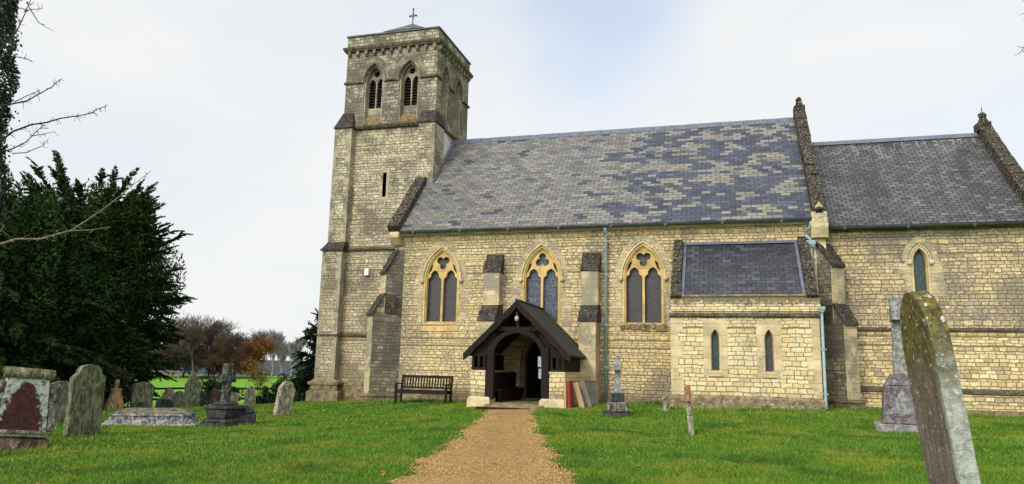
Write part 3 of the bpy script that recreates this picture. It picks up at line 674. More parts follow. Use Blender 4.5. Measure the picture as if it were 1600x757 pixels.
def diagbut(cx, cy, sx, hw, stages, z0, plinth):
    """diagonal buttress at a corner: pointing (sx,-1)"""
    r_ = bpy.data.objects.new('buttress', None); COL.objects.link(r_); r_.parent = CH
    d = V(sx, -1, 0).normalized(); t = V(-d.y, d.x, 0); c0 = V(cx, cy, 0)
    m = MB(); z = z0
    for i, (L_, zt, Ln, zn) in enumerate(stages):
        c = MB(); f = MB()
        cc = c0+d*(L_/2-.25)
        m.obox(V(cc.x, cc.y, (z+zt)/2), d*(L_/2+.25), t*hw, EZ*(zt-z)/2)
        fc_ = c0+d*(L_+.004); f.obox(V(fc_.x, fc_.y, (z+zt)/2), d*.012, t*(hw+.006), EZ*((zt-z)/2-.003))
        o = hw+.05
        a0, a1 = c0+d*(L_+.06), c0+d*Ln
        m.hexa([V(*(c0+d*(L_-.01)-t*hw).xy, zt-.01), V(*(c0+d*(L_-.01)+t*hw).xy, zt-.01), V(*(c0-d*.3+t*hw).xy, zt-.01), V(*(c0-d*.3-t*hw).xy, zt-.01),
                V(*(a1-t*hw).xy, zn-.03), V(*(a1+t*hw).xy, zn-.03), V(*(c0-d*.3+t*hw).xy, zn-.03), V(*(c0-d*.3-t*hw).xy, zn-.03)])
        n = 4
        for j in range(n):
            pa = a0.lerp(a1, j/n); pb = a0.lerp(a1, (j+1)/n); za = zt-.02+(zn-zt)*j/n; zb = zt-.02+(zn-zt)*(j+1)/n
            c.hexa([V(*(pa-t*o).xy, za-.04), V(*(pa+t*o).xy, za-.04), V(*(pb+t*o).xy, zb-.04), V(*(pb-t*o).xy, zb-.04),
                    V(*(pa-t*o).xy, za+.07), V(*(pa+t*o).xy, za+.07), V(*(pb+t*o).xy, zb+.04), V(*(pb-t*o).xy, zb+.04)])
        z = zt; c.build('weathering', M_copw, r_, jit=.01, bevel=.012); f.build('face', M_ashb, r_)
    p = MB(); L_ = stages[0][0]+.1; cc = c0+d*(L_/2-.2); p.obox(V(cc.x, cc.y, plinth/2-.1), d*(L_/2+.2), t*(hw+.09), EZ*(plinth/2+.1))
    L2 = L_+.05; p.obox(V(*(c0+d*(L2/2-.2)).xy, plinth+.04), d*(L2/2+.2), t*(hw+.13), EZ*.05)
    m.build('shaft', M_rough, r_); p.build('plinth', M_plinth, r_, jit=.006, bevel=.012)
diagbut(-2.9, .05, -1, .26, [(.86, 3.25, .46, 4.0), (.46, 4.72, .05, 5.6)], -.3, .45)
diagbut(11.35, .05, 1, .27, [(.80, 3.0, .48, 3.6), (.46, 4.75, .0, 5.5)], -.3, .75)

# chancel
b = MB(); cw = window_loop(14.1, .20, 3.15, 4.95, k=1.25)
b.plate([(11.3, 2.9), (17.2, 2.9), (17.2, 6.2), (11.3, 6.2)], [cw], on(.5), *SOUTH, -.5, 0); b.plate([(.5, -.6), (7.9, -.6), (7.9, 6.2), (4.2, 9.8), (.5, 6.2)], [], V(16.9, 0, 0), EY, EZ, EX, 0, .298); b.box(11.3, 16.9, 7.4, 7.9, -.6, 6.2)
b.build('chancel_wall', M_chan_up, CH)
b = MB(); b.box(11.3, 17.2, .47, 1.0, -.6, 2.897); b.build('lower_wall', M_chan_lo, CH)
CK = .9625; CR = 6.05+CK*4.0
b = MB(); slope_slab(b, 11.42, 17.05, .2, 6.05, 4.2, CR); slope_slab(b, 11.42, 17.05, 8.2, 6.05, 4.2, CR-.002); cr_ = b.build('chancel_roof', M_slate_c, CH)
b = MB(); b.hexa([V(11.45, 4.03, CR-.11), V(17.0, 4.03, CR-.11), V(17.0, 4.37, CR-.11), V(11.45, 4.37, CR-.11), V(11.45, 4.15, CR+.06), V(17.0, 4.15, CR+.06), V(17.0, 4.25, CR+.06), V(11.45, 4.25, CR+.06)]); b.build('ridge_tile', M_lead, cr_)
coping(17.02, 17.45, .15, 6.03, 4.2, CR+.02, .30, .2, .55, 'gable_coping', north=4.2)
b = MB(); b.box(17.0, 17.42, 3.95, 4.45, CR+.1, CR+.38); b.frus(17.05, 17.38, 4.0, 4.4, CR+.38, 17.12, 17.32, 4.1, 4.3, CR+.6); b.sphere(V(17.22, 4.2, CR+.68), .13, (1, 1, .9)); b.build('apex_stone', M_cop, CH, jit=.02)
b = MB(); b.tube([V(17.22, 4.2, CR+.75), V(17.22, 4.2, CR+.98)], .015, 6); b.build('iron_spike', M_iron, CH)
def string(x0, x1, yf, z, h, proj, mat=M_string, name='string_course', y1=None):
    m = MB(); y1 = yf+.05 if y1 is None else y1; x = x0
    while x < x1-.01:
        e = min(x+random.uniform(.5, .9), x1)
        if x1-e < .25: e = x1
        m.hexa([V(x, yf-proj, z-h*.3), V(e-.004, yf-proj, z-h*.3), V(e-.004, y1, z-h*.6), V(x, y1, z-h*.6), V(x, yf-proj, z+h*.1), V(e-.004, yf-proj, z+h*.1), V(e-.004, y1, z+h*.6), V(x, y1, z+h*.6)]); x = e
    return m.build(name, mat, CH, jit=.004)
string(11.3, 17.2, .47, 2.9, .12, .08); string(11.3, 17.22, .47, 1.13, .2, .11, M_string)
b = MB(); b.box(11.3, 17.2, .41, .5, -.5, 1.05); b.build('plinth', M_chan_lo, CH); b = MB(); b.box(11.3, 17.25, .36, .45, -.5, .62); b.build('plinth', M_plinth, CH, jit=.004)
def lancet(cx, a, z0, zs, Yp, glass, k=1.25, fw=.11, proj=.012, hoodm=False, flat=None, parent=CH):
    r_ = bpy.data.objects.new('window', None); COL.objects.link(r_); r_.parent = parent
    m = MB()
    m.plate(window_loop(cx, a, z0, zs, fw, k=k), [window_loop(cx, a, z0, zs, 0, k=k)] , on(Yp), *SOUTH, -.10, proj); m.build('frame', M_ash, r_, bevel=.01)
    m = MB(); m.plate(window_loop(cx, a, z0, zs, .03, k=k), [window_loop(cx, a, z0, zs, -.025, k=k)], on(Yp), *SOUTH, -.2, -.08); m.build('inner_frame', M_win, r_, bevel=.01)
    m = MB(); m.plate(window_loop(cx, a, z0, zs, .02, k=k), [], on(Yp), *SOUTH, -.22, -.18); m.build('glass', glass, r_)
    if hoodm: hood(r_, cx, a, zs, fw, fw+.045, Yp, .045, M_ash, k); voussoirs(r_, cx, a+.05, z0, zs, fw+.02, fw+.19, Yp, k, 11)
    return r_
lancet(14.1, .19, 3.15, 4.98, .5, M_glass3, hoodm=True, fw=.065)

# vestry (lean-to)
VY = -2.1
b = MB(); vw = [window_loop(c, .12, 1.55, 2.48, k=1.25) for c in (8.13, 9.58)]
b.plate([(6.9, -.5), (10.9, -.5), (10.9, 3.66), (6.9, 3.66)], vw, on(VY), *SOUTH, -.4, 0)
for X in (6.9, 10.6): b.plate([(VY+.4, -.5), (.02, -.5), (.02, 5.5), (VY+.4, 3.7)], [], V(X, 0, 0), EY, EZ, EX, 0, .3)
b.build('vestry_wall', M_vestry, CH)
b = MB(); slope_slab(b, 7.2, 10.6, VY+.12, 3.66, 0, 5.54, .06); vr = b.build('vestry_roof', M_slate_v, CH)
b = MB(); b.beam(V(7.2, -.04, 5.56), V(10.6, -.04, 5.56), .1, .08); b.beam(V(7.24, VY+.1, 3.70), V(7.24, 0, 5.58), .09, .05); b.beam(V(10.56, VY+.1, 3.70), V(10.56, 0, 5.58), .09, .05); b.build('flashing', M_lead, vr)
sl = (5.54-3.66)/(-VY-.12)
for x0, x1 in ((6.88, 7.2), (10.6, 10.92)): coping(x0, x1, VY-.02, 3.60, 0.0, 3.60+(5.54-3.6)*1.04, .13, .12, .5, 'gable_coping', M_cop)
string(6.86, 10.95, VY, 3.13, .14, .09, M_string); string(6.88, 10.93, VY, 3.68, .07, .03, M_plinth)
b = MB(); b.box(6.93, 10.95, VY-.06, VY, 3.24, 3.60); b.build('parapet_band', M_vestry, CH)
b = MB(); b.box(6.85, 10.96, VY-.09, VY+.2, -.3, .80); b.frus(6.85, 10.96, VY-.09, VY+.2, .80, 6.85, 10.96, VY-.005, VY+.2, .87); b.build('plinth', growth('mossy_plinth', (.32, .26, .15), (.50, .42, .26), .56, (.07, .06, .04), scale=9), CH, jit=.004)
for c, gl in ((8.13, M_glass3), (9.58, M_glass4)):
    r_ = lancet(c, .12, 1.55, 2.48, VY, gl, fw=.07)
    m = MB(); m.plate([(c-.33, 1.42), (c+.33, 1.42), (c+.33, 2.98), (c-.33, 2.98)], [window_loop(c, .13, 1.53, 2.48, .06, k=1.25)], on(VY), *SOUTH, -.05, .008); m.build('surround', M_ash, r_, bevel=.004)
    m = MB(); m.box(c-.2, c+.2, VY-.04, VY+.05, 1.40, 1.47); m.build('sill', M_ash, r_, bevel=.01)
for s_ in (0, 1):
    b = MB(); z = .87
    while z < 3.0:
        h = min(random.uniform(.2, .3), 3.06-z); w_ = random.choice((.2, .34))
        x_ = (6.89, 6.9+w_) if s_ == 0 else (10.9-w_, 10.91); b.box(*x_, VY-.008, VY+.3, z, z+h-.003); z += h
    b.build('quoin', M_ash, CH, bevel=.006)

# tower
TX0, TX1, TY0, TY1 = -6.6, -2.52, 2.12, 5.85
b = MB()
slit = [(-4.71, 8.15), (-4.55, 8.15), (-4.55, 9.15), (-4.71, 9.15)]
b.plate([(TX0, -.6), (TX1, -.6), (TX1, 11.05), (TX0, 11.05)], [slit], on(2.2), *SOUTH, -.5, 0)
b.box(TX1-.5, TX1, 2.7, TY1, -.6, 11.05); b.box(TX0, TX0+.5, 2.7, TY1, -.6, 11.05); b.box(TX0+.5, TX1-.5, TY1-.5, TY1, -.6, 11.05)
b.build('tower_wall', M_tower, CH)
b = MB(); b.plate([(-4.83, 8.0), (-4.43, 8.0), (-4.43, 9.3), (-4.83, 9.3)], [slit], on(2.2), *SOUTH, -.3, .006); b.build('slit_frame', M_ash_grey, CH, bevel=.02)
b = MB(); b.box(-4.8, -4.5, 2.42, 2.5, 8.1, 9.2); b.build('slit_glass', M_black, CH)
def pil(x0, x1, yf, z0, z1, mat=M_tower): 
    m = MB(); m.box(x0, x1, yf, 2.25, z0, z1); return m
r_ = bpy.data.objects.new('tower_buttress', None); COL.objects.link(r_); r_.parent = CH
m = MB(); m.box(-6.85, -6.08, 1.92, 2.9, 6.1, 11.05); m.box(-7.0, -6.14, 1.84, 2.9, .8, 6.0); m.build('shaft', M_tower, r_)
m = MB(); m.frus(-7.08, -6.08, 1.78, 2.9, 5.95, -7.08, -6.08, 1.78, 2.9, 6.03); m.frus(-7.06, -6.06, 1.80, 2.9, 6.03, -6.84, -6.07, 1.93, 2.9, 6.32); m.build('weathering', M_copw, r_, jit=.008); m = MB(); m.frus(-6.9, -6.03, 1.87, 2.9, 11.05, -6.9, -6.03, 1.87, 2.9, 11.12); m.frus(-6.88, -6.05, 1.89, 2.9, 11.12, -6.62, -6.15, 2.10, 2.9, 11.75); m.build('weathering', M_copw, r_, jit=.008)
m = MB(); m.box(-7.22, -5.85, 1.66, 2.9, -.5, .42); m.frus(-7.22, -5.85, 1.66, 2.9, .42, -7.14, -5.93, 1.72, 2.9, .5); m.box(-7.12, -5.95, 1.74, 2.9, .5, .74); m.box(-7.2, -5.88, 1.68, 2.9, .70, .80); m.frus(-7.18, -5.9, 1.7, 2.9, .8, -7.0, -6.1, 1.84, 2.9, .92); m.build('plinth', M_plinth, r_, jit=.005, bevel=.015)
for xr, xl, yf, za, zb in ((-6.14, -7.0, 1.84, .95, 5.9), (-6.08, -6.85, 1.92, 6.34, 11.0)):
    for s_ in (0, 1):
        m = MB()
        n = int((zb-za)/.36)
        for i in range(n):
            w_ = .13+.1*((i+s_) % 2); z = za+i*(zb-za)/n; xx_ = (xr-w_, xr+.006) if s_ else (xl-.006, xl+w_-.02)
            m.box(*xx_, yf-.006, yf+.3, z, z+(zb-za)/n-.001)
        m.build('quoin', M_ash_grey, r_, bevel=.006)
r_ = bpy.data.objects.new('tower_buttress', None); COL.objects.link(r_); r_.parent = CH
m = MB(); m.box(-3.12, -2.42, 1.92, 2.9, 5.0, 11.05); m.build('shaft', M_tower, r_)
m = MB(); m.frus(-3.16, -2.36, 1.87, 2.9, 11.05, -3.16, -2.36, 1.87, 2.9, 11.12); m.frus(-3.14, -2.38, 1.89, 2.9, 11.12, -3.1, -2.50, 2.10, 2.9, 11.6); m.build('weathering', M_copw, r_, jit=.008)
m = MB()
for i, z in enumerate(np.arange(8.2, 10.8, .4)): m.box(-2.42-.14-.1*(i % 2), -2.414, 1.914, 2.05+.15*(i % 2), z, z+.38)
m.build('quoin', M_ash_grey, r_, bevel=.006)
# pale limewashed strip and flashing where the roof meets the tower
b = MB(); b.plate([(2.92, 9.7), (3.0, 10.98), (3.35, 10.98), (4.02, 10.6), (3.1, 9.8)], [], V(TX1, 0, 0), EY, EZ, EX, 0, .02); b.build('limewashed_strip', M_render, CH)
b = MB(); b.beam(V(-3.1, 1.88, 8.52), V(-2.38, 1.88, 8.52), .06, .14); b.beam(V(-2.39, 1.9, 8.6), V(-2.39, 4.1, 10.9), .09, .06); b.build('flashing', M_lead, CH)
string(-6.08, -2.95, 2.2, 6.05, .16, .10); string(-6.14, -3.0, 2.2, 2.63, .12, .08); string(-7.08, -6.08, 1.84, 2.63, .12, .06, y1=2.2); string(-5.85, -3, 2.2, .76, .18, .10, M_plinth)
b = MB(); b.box(-5.9, -3.0, 2.08, 2.2, -.5, .7); b.build('plinth', M_plinth, CH, jit=.004)
# belfry
def belfry_face(U, O, N, w0, w1, centres, side):
    bw = bpy.data.objects.new('belfry_face', None); COL.objects.link(bw); bw.parent = CH
    a = .43; zs = 13.05; z0 = 11.25
    m = MB(); hs = [window_loop(c, a, z0, zs, k=.95, ob=0) for c in centres]
    m.plate([(w0, 11.05), (w1, 11.05), (w1, 14.5), (w0, 14.5)], hs, O, U, EZ, N, -.55, 0); m.build('wall', M_belfry, bw)
    for c in centres:
        m = MB(); m.plate(window_loop(c, a, z0, zs, -.004, k=.95, ob=0), [window_loop(c, a, z0, zs, -.05, k=.95, ob=.02)], O, U, EZ, N, -.42, -.07)
        m.plate(window_loop(c, a, z0+.1, zs, -.06, k=.95, ob=0), [[(c+s*.188-.16, 11.98), (c+s*.188+.16, 11.98)]+shift(archloop(.16, zs-.08, 0, 1, 7), c+s*.188) for s in (-1, 1)]+[foil(c, zs+.42, .0, .135, [0], 20)], O, U, EZ, N, -.36, -.24)
        m.build('tracery', M_ash_grey, bw, bevel=.012)
        m = MB()
        for z in np.arange(12.02, 13.7, .125):
            hwid = .355 if z < 13.1 else .22
            C_ = O+U*c+EZ*z-N*.43; m.obox(C_, U*hwid, (N*.075-EZ*.045), (EZ*.012+N*.012))
        m.build('louvre', M_louvre, bw)
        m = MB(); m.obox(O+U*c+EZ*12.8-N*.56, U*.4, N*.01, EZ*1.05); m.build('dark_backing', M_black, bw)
        m = MB(); P = lambda u, z, d: O+U*(c+u)+EZ*z+N*d
        m.hexa([P(-a+.01, 11.15, -.5), P(a-.01, 11.15, -.5), P(a-.01, 11.15, .03), P(-a+.01, 11.15, .03), P(-a+.01, 11.98, -.40), P(a-.01, 11.98, -.40), P(a-.01, 11.27, .03), P(-a+.01, 11.27, .03)][:4]+[P(-a+.01, 12.0, -.42), P(a-.01, 12.0, -.42), P(a-.01, 11.24, .03), P(-a+.01, 11.24, .03)])
        m.build('sloping_sill', growth('sill_lichen', (.26, .20, .10), (.4, .35, .2), .6, (.1, .09, .06)), bw)
        m = MB(); m.plate(ring_loops(c, a, zs-.05, zs, .03, .12, .95), [], O, U, EZ, N, -.05, .07); m.build('hood_mould', M_ashd, bw, bevel=.012)
        m = MB(); pa = archloop(a, zs, .14, .95, 40); pb = archloop(a, zs, .36, .95, 40)
        for i in range(13):
            i0, i1 = int(i*78/13), int((i+1)*78/13); pr = .006+random.uniform(0, .008); e = random.uniform(0, .05)
            Q = lambda q, s, d: O+U*(c+pa[q][0]+(pb[q][0]-pa[q][0])*s)+EZ*(pa[q][1]+(pb[q][1]-pa[q][1])*s)+N*d
            m.hexa([Q(i0, 0, -.02), Q(i1, 0, -.02), Q(i1, 1-e, -.02), Q(i0, 1-e, -.02), Q(i0, 0, pr), Q(i1, 0, pr), Q(i1, 1-e, pr), Q(i0, 1-e, pr)])
        m.build('arch_stone', M_ashd, bw, jit=.004)
        for s in (-1, 1):
            m = MB(); m.tube([P(s*(a-.035), 11.3, -.05), P(s*(a-.035), zs, -.05)], .035, 8); m.build('shaft', M_ash_grey, bw)
    # impost string between openings
    xs = [w0-.06]+[q for c in centres for q in (c-a-.10, c+a+.10)]+[w1+.06]
    for i in range(0, len(xs), 2):
        m = MB(); A, B = xs[i], xs[i+1]; Pp = lambda u, z, d: O+U*u+EZ*z+N*d
        m.hexa([Pp(A, 13.0, -.03), Pp(B, 13.0, -.03), Pp(B, 13.02, .08), Pp(A, 13.02, .08), Pp(A, 13.15, -.03), Pp(B, 13.15, -.03), Pp(B, 13.08, .08), Pp(A, 13.08, .08)])
        m.build('impost_band', M_string, bw, jit=.004)
belfry_face(EX, V(0, TY0, 0), -EY, TX0, TX1-.003, (-5.31, -3.72), 0)
belfry_face(EY, V(TX1, 0, 0), EX, TY0+.001, TY1, (3.02, 4.55), 1)
b = MB(); b.box(TX0, TX0+.5, TY0+.552, TY1, 11.05, 14.5); b.box(TX0+.5, TX1-.552, TY1-.5, TY1, 11.05, 14.5); b.build('tower_wall', M_belfry, CH)
def ringbox(m, e, z0, z1, t=.3, e2=None):
    e2 = e if e2 is None else e2
    X0, X1, Y0_, Y1_ = TX0, TX1, TY0, TY1
    m.frus(X0-e, X1+e, Y0_-e, Y0_+t, z0, X0-e2, X1+e2, Y0_-e2, Y0_+t, z1); m.frus(X0-e, X1+e, Y1_-t, Y1_+e, z0, X0-e2, X1+e2, Y1_-t, Y1_+e2, z1)
    m.frus(X0-e, X0+t, Y0_+t+.001, Y1_-t-.001, z0, X0-e2, X0+t, Y0_+t+.001, Y1_-t-.001, z1); m.frus(X1-t, X1+e, Y0_+t+.001, Y1_-t-.001, z0, X1-t, X1+e2, Y0_+t+.001, Y1_-t-.001, z1)
m = MB(); ringbox(m, .035, 11.02, 11.1, .5, .09); ringbox(m, .09, 11.1, 11.14, .5); ringbox(m, .09, 11.14, 11.22, .5, .0); m.build('string_course', M_string, CH, jit=.003)
m = MB(); ringbox(m, .10, 14.42, 14.52, .5, .16); ringbox(m, .16, 14.52, 14.6, .5); ringbox(m, .16, 14.6, 14.68, .5, .02); m.build('cornice', M_string, CH, jit=.003)
for i in range(11):
    m = MB(); x = TX0+.12+i*(TX1-TX0-.24)/10; s = .065; m.frus(x-s*.8, x+s*.8, TY0-.05, TY0+.05, 14.2, x-s, x+s, TY0-.12, TY0+.05, 14.42); m.sphere(V(x, TY0-.09, 14.3), .065, (1, .8, 1.1), 8); m.build('corbel', M_ashd, CH, jit=.006)
    m = MB(); y = TY0+.12+i*(TY1-TY0-.24)/10; m.frus(TX1-.05, TX1+.05, y-s*.8, y+s*.8, 14.2, TX1-.05, TX1+.12, y-s, y+s, 14.42); m.sphere(V(TX1+.09, y, 14.3), .065, (.8, 1, 1.1), 8); m.build('corbel', M_ashd, CH, jit=.006)
m = MB(); ringbox(m, .02, 14.66, 15.10, .3); m.build('parapet', M_belfry, CH)
m = MB(); ringbox(m, .07, 15.10, 15.17, .34, .05); m.build('parapet_coping', simple('lead_capped_coping', (.06, .06, .065), (.12, .12, .12), 5), CH, jit=.003)
m = MB(); cx_, cy_ = (TX0+TX1)/2, (TY0+TY1)/2
for q in range(4):
    w_ = .95; cs = [V(cx_-w_, cy_-w_, 15.7), V(cx_+w_, cy_-w_, 15.7), V(cx_+w_, cy_+w_, 15.7), V(cx_-w_, cy_+w_, 15.7)]; m.poly([cs[q], cs[(q+1) % 4], V(cx_, cy_, 16.42)])
sp = m.build('spire_cap', M_slate_v, CH); m = MB(); m.box(cx_-.9, cx_+.9, cy_-.9, cy_+.9, 14.7, 15.69); m.build('spire_drum', M_lead, CH)
m = MB(); ap = V(cx_, cy_, 16.25); m.tube([ap, ap+EZ*.85], .022, 6); m.tube([ap+EZ*.54-EX*.15, ap+EZ*.54+EX*.15], .02, 6)
for q in (EX*.15+EZ*.54, -EX*.15+EZ*.54, EZ*.85, EZ*.14): m.sphere(ap+q, .045, (1, 1, 1), 8)
for s in (-1, 1):
    for t in (-1, 1): m.tube([ap+EX*s*.03+EZ*(.54+t*.09), ap+EX*s*.09+EZ*(.54+t*.03)], .012, 5)
m.build('roof_cross', M_iron, CH)
m = MB(); m.box(TX0+.3, TX1-.3, TY0+.3, TY1-.3, 14.6, 14.7); m.build('tower_roof', M_lead, CH)
m = MB(); m.box(-5.24, -5.06, 2.08, 2.2, 4.97, 5.25); m.build('alarm_box', M_white, CH, bevel=.01)

# rainwater pipes
def downpipe(pts, r, parent=CH, clips=(), mat=M_pipe):
    m = MB(); m.tube(pts, r, 10); o = m.build('downpipe', mat, parent, smooth=True)
    for z in clips:
        k = MB()
        for A, B in zip(pts, pts[1:]):
            if min(A.z, B.z) <= z <= max(A.z, B.z) and abs(A.z-B.z) > .01:
                p_ = A.lerp(B, (z-A.z)/(B.z-A.z)); k.tube([p_-EZ*.04, p_+EZ*.04], r*1.3, 10); k.box(p_.x-r*2.1, p_.x+r*2.1, p_.y+r*.2, p_.y+r*1.1, p_.z-.018, p_.z+.018)
        k.build('pipe_collar', mat, o)
    return o
downpipe([V(4.70, -.36, 6.12), V(4.70, -.2, 5.98), V(4.70, -.12, 5.85), V(4.70, -.12, .45)], .045, clips=(5.7, 4.6, 2.95, 1.6))
downpipe([V(11.0, -.36, 6.12), V(10.98, -.3, 5.95), V(10.84, -.2, 5.88), V(10.84, -.2, 5.72), V(10.98, -.2, 5.6), V(10.98, -.2, 5.5)], .05)
m = MB(); m.frus(10.9, 11.06, -.28, -.12, 5.32, 10.85, 11.11, -.33, -.07, 5.42); m.box(10.85, 11.11, -.33, -.07, 5.42, 5.54); m.build('hopper', M_pipe, CH, bevel=.008)
downpipe([V(10.98, -.2, 5.35), V(10.98, -.2, 4.0), V(10.98, -.2, 3.0)], .055, clips=(5.0, 4.3))
downpipe([V(11.5, .1, 5.93), V(11.46, -.2, 5.86), V(11.05, -.26, 5.82)], .035, mat=M_gutter)
downpipe([V(10.97, VY-.05, 3.3), V(10.97, VY-.05, .8), V(10.98, VY-.09, .6)], .04, clips=(2.2, 1.0))
m = MB(); m.frus(10.92, 11.02, VY-.12, VY-.01, 3.2, 10.88, 11.06, VY-.15, VY, 3.3); m.box(10.88, 11.06, VY-.15, VY, 3.3, 3.36); m.build('hopper', M_pipe, CH)

# ------------------------------------------------------------------ porch
PO = bpy.data.objects.new('porch', None); COL.objects.link(PO); PO.parent = CH
PC, PF = 2.57, -3.15
PE, PR = 1.86, 3.38            # eaves and ridge height
hwp = 1.56; slp = (PR-PE)/hwp
m = MB()
for s in (-1, 1):
    n = V(s*slp, 0, 1).normalized()*.07
    a_, b_, c_, d_ = V(PC+s*(hwp+.02), PF-.12, PE-.02), V(PC+s*(hwp+.02), 0, PE-.02), V(PC, 0, PR+(0 if s < 0 else .002)), V(PC, PF-.12, PR+(0 if s < 0 else .002))
    m.hexa([a_, b_, c_, d_, a_+n, b_+n, c_+n, d_+n])
m.build('roof', M_porchroof, PO)
m = MB(); m.tube([V(PC, PF-.13, PR+.07), V(PC, .0, PR+.07)], .06, 8); m.build('ridge', M_porchroof, PO)
def barge(y, mat):
    m = MB()
    for s in (-1, 1):
        top = [V(PC+s*.0, y, PR+.05), V(PC+s*(hwp+.05), y, PE)]
        n = 16; up = []; lo = []
        for i in range(n+1):
            t = i/n; p_ = top[0].lerp(top[1], t); up.append((p_.x, p_.z+.02)); sc = .13+.035*abs(math.sin(t*math.pi*4)); lo.append((p_.x, p_.z-sc*1.25 if i < n else p_.z-.16))
        for i in range(n):
            q = [up[i], up[i+1], lo[i+1], lo[i]]; m.plate(q if s > 0 else q[::-1], [], on(y), *SOUTH, -.05, 0)
    return m.build('barge_board', mat, PO)
barge(PF-.14, M_wood)
# side dwarf walls
for x0, x1, nm in ((1.17, 1.62, 0), (3.55, 4.0, 1)):
    m = MB(); m.box(x0, x1, PF, 0, -.2, 1.36); m.build('dwarf_wall', M_vestry, PO)
    m = MB(); m.box(x0-.01, x1+.01, PF-.015, 0, 1.36, 1.42); m.build('wall_capping', M_ash, PO, bevel=.01)
    m = MB(); xa, xb = (x0-.06, 1.80) if nm == 0 else (3.28, x1+.06); m.box(xa, xb, PF-.09, PF+.5, -.2, .60); m.frus(xa, xb, PF-.09, PF+.5, .6, xa+.05, xb-.05, PF-.01, PF+.5, .66); m.build('plinth', M_ash, PO, bevel=.02, jit=.006)
    m = MB(); xs = (x0+.04, x1-.03); q = x0+.05 if nm == 0 else x1-.05
    m.box(x0, x1, PF+.03, PF+.13, 1.42, 1.50); m.box(x0, x1, PF+.03, PF+.13, 1.82, 1.90)
    for x in np.linspace(x0+.05, x1-.05, 3): m.box(x-.035, x+.035, PF+.04, PF+.12, 1.5, 1.82)
    xw = x0+.02 if nm == 0 else x1-.06
    m.box(xw, xw+.05, PF+.13, -.02, 1.42, 1.92)
    m.build('side_frame', M_wood, PO, bevel=.006)
for x0, x1 in ((1.66, 1.87), (3.31, 3.52)):
    m = MB(); m.box(x0, x1, PF+.0, PF+.17, .6, 2.1); m.build('post', M_wood, PO, bevel=.012)
# curved braces making the round arch, tie beam, king post
m = MB(); rad = .73; zc = 1.78
outer = [(PC+(rad+.17)*math.cos(t), zc+(rad+.12)*math.sin(t)) for t in np.linspace(0, math.pi, 25)]; inner = [(PC+rad*math.cos(t), zc+rad*math.sin(t)) for t in np.linspace(0, math.pi, 25)]
m.plate([(PC+.93, zc-.2)]+outer+[(PC-.93, zc-.2), (PC-rad, zc-.2)]+inner[::-1]+[(PC+rad, zc-.2)], [], on(PF), *SOUTH, -.15, -.01); m.build('arch_brace', M_wood, PO, bevel=.012)
m = MB(); m.box(PC-.78, PC+.78, PF+.02, PF+.16, 2.58, 2.70); m.box(PC-.05, PC+.05, PF+.03, PF+.15, 2.7, 3.3)
for s in (-1, 1): m.beam(V(PC+s*1.5, PF+.09, 1.86), V(PC+s*.0, PF+.09, 3.3), .12, .14, EY)
m.build('truss', M_wood, PO, bevel=.008)
m = MB()
for s in (-1, 1):
    m = MB(); m.plate([(PC+s*.92, 1.9), (PC+s*1.4, 1.9), (PC+s*.75, 2.55), (PC+s*.62, 2.45), (PC+s*.80, 2.2)][::s], [], on(PF), *SOUTH, -.12, -.08); m.build('spandrel_board', M_wood, PO)

m = MB(); m.box(1.62, 1.68, PF+.2, -.02, .3, 1.36); m.box(1.64, 1.98, -2.7, -.05, .82, .88); m.box(1.9, 1.95, -2.7, -.05, .4, .82); m.build('seat_bench', M_wood, PO)
m = MB(); m.box(3.2, 3.52, -2.7, -.05, .82, .88); m.build('seat_bench', M_wood, PO)
m = MB(); m.box(1.62, 3.55, PF-.02, 0, .2, .50); m.build('floor', M_plinth, PO)
m = MB(); m.box(1.72, 3.42, PF-.32, PF+.0, .2, .47); m.build('step', M_plinth, PO, bevel=.02); m = MB(); m.box(1.75, 3.3, -4.3, -4.22, .2, .43); m.build('step', M_wood, PO) 
m = MB(); m.sphere(V(PC+.0, PF-.08, 2.93), .068, (1, 1, 1.3), 14); o = m.build('porch_lamp', M_lampglass, PO, smooth=True)
m = MB(); m.tube([V(PC, PF-.08, 3.02), V(PC, PF-.08, 3.1), V(PC, PF+.05, 3.1)], .03, 8); m.build('lamp_bracket', M_iron, o)
m = MB(); m.box(3.16, 3.30, PF+.2, PF+.21, 1.55, 1.85); m.box(3.18, 3.31, PF+.2, PF+.21, 1.22, 1.5); m.build('notice', M_paper, PO)

# boards stacked against the porch
def board(name, label, cat, x, y, w, t, h, mat, side, back, yaw=0, edge=None):
    r_ = thing(name, label, cat, (x, y, G(x, y)-.01), (R(back), R(side), R(yaw)))
    m = MB(); m.box(-w/2, w/2, -t/2, t/2, 0, h); m.build('board', mat, r_, bevel=.004)
    if edge: m = MB(); m.box(-w/2-.003, w/2+.003, -t/2-.003, t/2+.003, h-.01, h+.03); m.build('edge_strip', edge, r_)
    return r_
board('board', 'narrow pale board standing against the porch wall, left of the red one', 'board', 4.04, -3.0, .07, .5, .74, M_plank, -1, 0)
board('board', 'red painted board leaning on the right side of the porch', 'board', 4.15, -2.95, .08, .55, .78, M_red, -3, 0)
board('plank', 'tan timber plank leaning between the red board and the grey plank', 'plank', 4.46, -2.85, .15, .06, .74, M_plank, -17, -3)
board('plank', 'grey weathered plank leaning between tan plank and grey panel', 'plank', 4.61, -2.55, .15, .06, .78, M_plank_g, -18, -3)
board('panel', 'wide grey wooden panel with red top edge propped against buttress', 'panel', 4.40, -1.25, .50, .05, .70, M_plank_g, -4, -9, 8, M_red)

